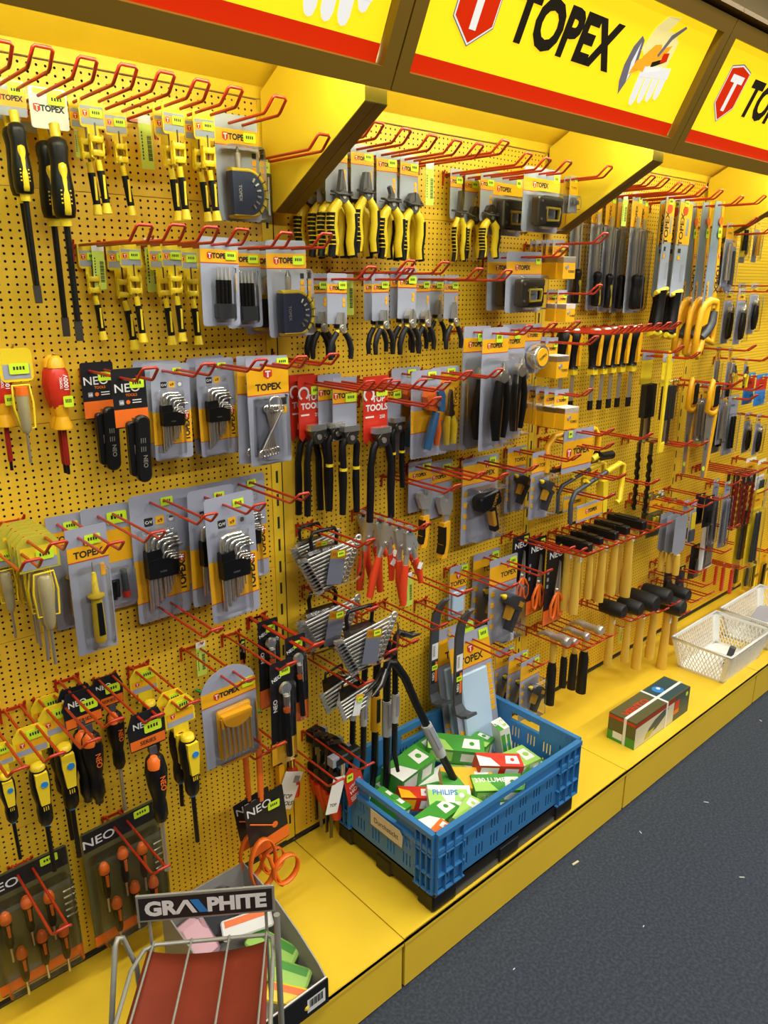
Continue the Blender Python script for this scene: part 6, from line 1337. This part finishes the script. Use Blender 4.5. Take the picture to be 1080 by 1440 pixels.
# ------------------------------------------------------------------ boxed power tool with strap
o = empty('power_tool_box', (1.305, -.357, .156), (0, 0, .0)); tag(o, 'dark green power tool carton tied with white strap on the yellow base', 'tool carton')
a, b, c = .375, .104, .102
m = M().box((0, 0, c/2), (a, b, c), 'okcard'); m.obj('carton', o)
m = M(); y = -b/2-.0005
m.quad(-a/2, .002, a/2, c*.80, y, 'ltagw'); m.quad(-a/2, c*.80, a/2, c*.98, y-.0001, 'dred'); m.quad(a*.2, .002, a/2, c*.98, y-.0002, 'dkteal')
m.poly([(-a*.30, .020), (-a*.12, .026), (a*.02, .050), (a*.10, .075), (a*.0, .080), (-a*.16, .066), (-a*.26, .046)], y-.0003, 'dkteal').poly([(-a*.33, .010), (-a*.22, .012), (-a*.15, .036), (-a*.30, .034)], y-.0004, 'olive')
m.quad(a*.21, .048, a*.30, .082, y-.0004, 'redp').quad(a*.20, .028, a*.30, .046, y-.0004, 'orange')
m.lathe([(.009, -.0006), (.009, 0)], 'lime', 10, (a*.44, y, .082), 'y')
m.obj('front_print', o)
m = M(Matrix.Translation((0, 0, c+.0006)) @ Matrix.Rotation(-PI/2, 4, 'X')); m.quad(a*.05, -b*.45, a*.48, b*.45, 0, 'dkteal').lathe([(.022, -.0006), (.022, 0)], 'bluep', 14, (a*.2, 0, b*.15), 'y').lathe([(.008, -.001), (.008, 0)], 'white', 10, (a*.22, 0, b*.18), 'y')
m.text('VENTO', -a*.25, b*.04, -.0003, .036, 'redp', 0, .03, 1.25); m.obj('top_print', o)
m = M(Matrix.Translation((-a/2-.0005, 0, 0)) @ Matrix.Rotation(-PI/2, 4, 'Z')); m.quad(-b/2, 0, b/2, c*.35, 0, 'green').quad(-b*.3, .012, b*.05, .038, -.0003, 'white').quad(-b/2, c*.84, b/2, c*.94, -.0002, 'redp'); m.obj('end_print', o)
m = M(); w = .010
m.box((.02, 0, c+.001), (w, b+.003, .0015), 'white').box((.02, -b/2-.0015, c/2), (w, .0015, c), 'white').box((.02, b/2+.0015, c/2), (w, .0015, c), 'white')
m.box((0, -.012, c+.0018), (a+.003, w, .0015), 'white').box((-a/2-.0015, -.012, c/2), (.0015, w, c), 'white').box((a/2+.0015, -.012, c/2), (.0015, w, c), 'white'); m.obj('white_strap', o)
# ------------------------------------------------------------------ white baskets
def basket(name, cx, cy, label, sx=.33, sy=.185, h=.135, fl=.030):
    o = empty(name, (cx, cy, .1565)); tag(o, label, 'basket', 'white plastic baskets')
    B = [Vector((sgx*sx/2, sgy*sy/2, 0)) for sgx, sgy in ((-1, -1), (1, -1), (1, 1), (-1, 1))]
    Tq = [Vector((sgx*(sx/2+fl), sgy*(sy/2+fl), h)) for sgx, sgy in ((-1, -1), (1, -1), (1, 1), (-1, 1))]
    M().rbox(-sx/2, -sy/2, sx/2, sy/2, 0, .003, .02, 'wplast', xf=Matrix.Rotation(PI/2, 4, 'X')).obj('basket_floor', o)
    for i in range(4):
        b0, b1, t0, t1 = B[i], B[(i+1) % 4], Tq[i], Tq[(i+1) % 4]
        def P(u, v): return b0.lerp(b1, u).lerp(t0.lerp(t1, u), v)
        m = M(); L = (t1-t0).length; n = max(4, int(L/.0165))
        k = 4.2/n
        for sg in (1, -1):
            for j in range(-10, n+11):
                u0 = j/n; pts = []
                for v in (.06, .94):
                    pts.append((u0+sg*k*(v-.5), v))
                (ua, va), (ub, vb) = pts
                lo, hi = .07, .93
                def clip(ua, va, ub, vb):
                    for e, s_ in ((lo, 1), (hi, -1)):
                        fa, fb = s_*(ua-e), s_*(ub-e)
                        if fa < 0 and fb < 0: return None
                        if fa < 0: t_ = fa/(fa-fb); ua, va = ua+(ub-ua)*t_, va+(vb-va)*t_
                        if fb < 0: t_ = fb/(fb-fa); ub, vb = ub+(ua-ub)*t_, vb+(va-vb)*t_
                    return ua, va, ub, vb
                c_ = clip(ua, va, ub, vb)
                if c_ and abs(c_[3]-c_[1]) > .02: m.tube([P(c_[0], c_[1]), P(c_[2], c_[3])], .0019, 'wplast', 4, smooth=False)
        nrm = (b1-b0).cross(t0-b0).normalized()*.0015
        def strip(u0, v0, u1, v1):
            q = [P(u0, v0), P(u1, v0), P(u1, v1), P(u0, v1)]
            m.add([v-nrm for v in q]+[v+nrm for v in q], [(3, 2, 1, 0), (4, 5, 6, 7), (0, 1, 5, 4), (1, 2, 6, 5), (2, 3, 7, 6), (3, 0, 4, 7)], 'wplast')
        strip(0, 0, 1, .07); strip(0, .92, 1, 1); strip(0, 0, .08, 1); strip(.92, 0, 1, 1)
        m.obj('lattice_side', o)
    M().tube([v+Vector((0, 0, 0)) for v in Tq for _ in (0,)], .005, 'wplast', 8, True).obj('rim', o)
    return o
basket('plastic_basket', 1.955, -.312, 'white plastic lattice basket, nearer one, with a dark part inside')
basket('plastic_basket', 2.40, -.312, 'white plastic lattice basket, farther one, cut by the right edge', .36)
o = M().rbox(-.018, -.015, .018, .075, -.012, .012, .006, 'dgrey', 3, None, .003).obj('dark_clip'); o.location = (1.935, -.352, .175); o.rotation_euler = (.2, .25, .3)
tag(o, 'small dark grey clip standing in the nearer white basket', 'clip')
o = M().rbox(-.10, -.05, .10, .05, -.012, .012, .02, 'card', 3, None, .006).obj('grey_package'); o.location = (2.40, -.31, .235); o.rotation_euler = (PI/2-.15, 0, .2)
tag(o, 'grey clear-wrapped package lying in the farther white basket', 'package')
# ------------------------------------------------------------------ open display carton at lower left
o = empty('display_carton', (0, 0, 0)); tag(o, 'open black and grey display carton of packaged goods on the yellow base', 'display carton')
x0, x1, y0, y1, zb = -.455, -.240, -.462, -.125, .1565
m = M()
def side(x):
    pts = [(y0, zb), (y1, zb), (y1, zb+.150), (-.17, zb+.150), (-.27, zb+.140), (-.36, zb+.112), (-.43, zb+.082), (y0, zb+.060)]
    vs = [(x-.0015, a, b) for a, b in pts]+[(x+.0015, a, b) for a, b in pts]; n = len(pts)
    return vs, [tuple(range(n)), tuple(range(2*n-1, n-1, -1))]+[(i, (i+1) % n, n+(i+1) % n, n+i) for i in range(n)]
for x in (x0, x1): m.add(*side(x), 'cardboard')
m.box(((x0+x1)/2, y1, zb+.075), (x1-x0, .003, .150), 'cardboard').box(((x0+x1)/2, (y0+y1)/2, zb+.002), (x1-x0, y1-y0, .003), 'cardboard')
m.obj('carton_body', o)
m = M().box(((x0+x1)/2, y0, zb+.033), (x1-x0+.003, .003, .066), 'dkcard').box(((x0+x1)/2, y0+.004, zb+.034), (x1-x0, .003, .066), 'white'); m.obj('front_panel', o)
m = M(Matrix.Translation((-.272, y0-.0022, zb+.030))); m.quad(-.024, -.018, .024, .018, 0, 'white')
for i in range(12): m.quad(-.018+i*.003, -.006, -.0165+i*.003+(.0008 if i % 3 else 0), .014, -.0004, 'ink')
m.obj('barcode_label', o)
def pk(name, label, cat, loc, rot, size, k, k2=None, txt=None):
    e = empty(name, loc, rot); tag(e, label, cat); a, b, c = size
    M().rbox(-a/2, -b/2, a/2, b/2, -c/2, c/2, min(a, b)*.15, k, 3, None, c*.3).obj('wrapping', e)
    if k2:
        m = M(); m.quad(-a*.42, b*.1, a*.42, b*.42, -c/2-.0006, k2)
        if txt: m.text(txt, 0, -b*.15, -c/2-.0008, min(b*.28, a*1.5/len(txt)), 'ink', 0, .03)
        m.obj('header_print', e)
pk('wrapped_package', 'pink film-wrapped package in the display carton', 'package', (-.405, -.185, .225), (-.7, 0, .2), (.08, .10, .04), 'pink')
pk('clear_bag', 'clear bag of dark parts in the back of the display carton', 'package', (-.345, -.165, .245), (-.5, 0, 0), (.09, .09, .03), 'dgrey')
M().rbox(-.05, -.05, .05, .05, -.021, .021, .015, 'clear', 3, None, .008).obj('film', [q for q in COL.objects if q.name.startswith('clear_bag')][0])
pk('strap_package', 'orange pack of luggage straps with black lettering in the display carton', 'package', (-.385, -.300, .215), (-1.0, .05, -.35), (.13, .06, .012), 'band', 'orange', 'KOFFERRIEM')
pk('strap_package', 'white and orange strap pack leaning on the carton side', 'package', (-.300, -.235, .240), (-.9, -.2, -.5), (.12, .045, .012), 'white', 'orange')
pk('strap_package', 'green strap pack at the right of the display carton', 'package', (-.275, -.300, .205), (-1.1, .1, -1.2), (.13, .05, .014), 'lgreen', 'green')
pk('strap_package', 'second green strap pack nearer the front panel', 'package', (-.285, -.370, .190), (-1.2, .1, -1.0), (.11, .05, .014), 'lgreen', 'green')
pk('strap_package', 'yellow strap pack beside the carton front panel', 'package', (-.315, -.420, .195), (-1.0, .1, -.9), (.10, .04, .012), 'yplast', 'orange')
# ------------------------------------------------------------------ wire display stand with brand sign in the foreground
st = empty('wire_display_stand', (-.555, -.556, 0), (0, 0, math.radians(-35.5))); tag(st, 'grey wire display stand in the foreground holding a rust-red sheet', 'display stand')
w = .108
m = M(); P_ = lambda x, y, z: (x, y, z)
m.tube([(-w-.006, -.22, .655), (-w-.006, -.06, .632), (-w+.004, -.012, .622), (-w+.022, 0, .620), (w-.012, 0, .620), (w-.002, -.008, .621), (w, -.05, .624), (w, -.22, .640)], .0035, 'wire', 8)
m.obj('shelf_frame', st)
for i in range(4):
    x = -w+.018+i*.062
    M().tube([(x, .002, .6235), (x-.001, -.03, .6275), (x-.006, -.22, .650)], .0020, 'wire', 6).obj('shelf_wire', st)
m = M().tube([(-w+.012, .010, .690), (-w+.014, .010, .45), (-w+.014, .010, .02)], .0028, 'wire', 8).tube([(w-.012, .010, .700), (w-.012, .010, .45), (w-.012, .010, .02)], .0028, 'wire', 8); m.obj('sign_posts', st)
M().tube([(w+.008, -.030, .690), (w+.008, -.040, .30), (w+.008, -.05, .01)], .0055, 'wire', 8).obj('leg', st)
M().tube([(-w-.060, -.14, .01), (-w-.042, -.10, .50), (-w-.030, -.045, .668), (-w-.028, -.035, .674), (-w-.022, -.028, .668), (-w-.008, -.020, .60), (-w, .0, .01)], .0045, 'wire', 8).obj('leg', st)
M().tube([(-w-.05, -.14, .05), (w+.008, -.05, .05), (w-.012, .012, .05), (-w+.014, .012, .05)], .004, 'wire', 8, True).obj('base_frame', st)
sg = empty('brand_sign', (0, .004, .692), (0, math.radians(0), 0), st)
m = M(); m.box((0, .0, 0), (.224, .004, .052), 'wire').obj('sign_plate', sg); 
m = M(); m.quad(-.108, -.022, .108, .022, -.0026, 'ink'); m.obj('sign_ground', sg)
m = M(); z = -.001; s_ = .038; y = -.0032
m.text('GR', -.074, z, y, s_, 'white', 0, .05, .98)
m.poly([(-.052, -.0135), (-.036, .0135), (-.029, .0135), (-.015, -.0135), (-.023, -.0135), (-.033, .006), (-.044, -.0135)], y, 'white')
m.poly([(-.026, .0135), (-.012, .0135), (.003, -.0135), (-.011, -.0135)], y-.0002, 'bluep')
m.text('PHITE', .0495, z, y, s_, 'white', 0, .05, .98); m.obj('sign_lettering', sg)
# rust-red sheet lying in the shelf, curling up at both edges
sh = M(); nx, ny = 16, 8; vs = []
for j in range(ny+1):
    for i in range(nx+1):
        u = i/nx*2-1; v = j/ny
        x = u*(.098+.006*v); y = -.012-.235*v; zz = .606+.027*v+.015*abs(u)**2.5
        vs.append((x, y, zz))
n1 = len(vs); vs += [(x, y, z-.003) for x, y, z in vs]
fs = []
for j in range(ny):
    for i in range(nx):
        a_ = j*(nx+1)+i; q = (a_, a_+nx+1, a_+nx+2, a_+1); fs.append(q); fs.append(tuple(n1+t for t in q[::-1]))
for i in range(nx): fs.append((i, i+1, n1+i+1, n1+i)); k_ = ny*(nx+1)+i; fs.append((k_+1, k_, n1+k_, n1+k_+1))
for j in range(ny): k_ = j*(nx+1); fs.append((k_+nx+1, k_, n1+k_, n1+k_+nx+1)); k_ += nx; fs.append((k_, k_+nx+1, n1+k_+nx+1, n1+k_))
sh.add(vs, fs, 'brick', True); o = sh.obj('rust_red_sheet'); o.location = st.location; o.rotation_euler = st.rotation_euler
tag(o, 'rust-red curled sheet lying on the grey wire display stand', 'sheet')
# leaflets lying left of the stand, paper scraps on the floor
pk('black_leaflet_pack', 'black printed pack on the yellow base behind the wire stand', 'package', (-.62, -.30, .17), (-PI/2, 0, -.5), (.14, .09, .012), 'dkcard', 'dgrey', 'GRAPHITE')
o = M().box((0, 0, .002), (.026, .006, .003), 'tape').obj('paper_scrap'); o.location = (.68, -.49, 0.0005); o.rotation_euler = (0, 0, -.1); tag(o, 'small tan scrap on the dark carpet below the blue crate', 'scrap', 'scraps on the carpet')
for i, (x, y) in enumerate([(.25, -.60), (.95, -.55), (1.25, -.62), (.62, -.75), (1.9, -.53), (1.0, -.85)]):
    o = M().box((0, 0, .001), (.007+.004*(i % 3), .002, .001), 'white').obj('paper_scrap'); o.location = (x, y, .0005); o.rotation_euler = (0, 0, i*1.1)
    tag(o, 'tiny white scrap on the dark carpet, '+['nearest the camera', 'in front of the crate end', 'near the tool carton', 'in the middle of the floor', 'near the baskets', 'furthest from the base'][i], 'scrap', 'scraps on the carpet')
M().tube([(0, 0, 0), (.05, -.05, -.035), (.10, -.09, -.060), (.115, -.10, -.060)], .004, 'green', 8).obj('green_hook').location = (-.27, -.004, .745)
tag([q for q in COL.objects if q.name == 'green_hook'][0], 'single dark green hook below the needle file set', 'hook')

for o in list(COL.objects):
    if 'label' in o and o.parent is None and len(o['label'].replace(',', ' ').split()) > 16: print('LONG', o['label'])
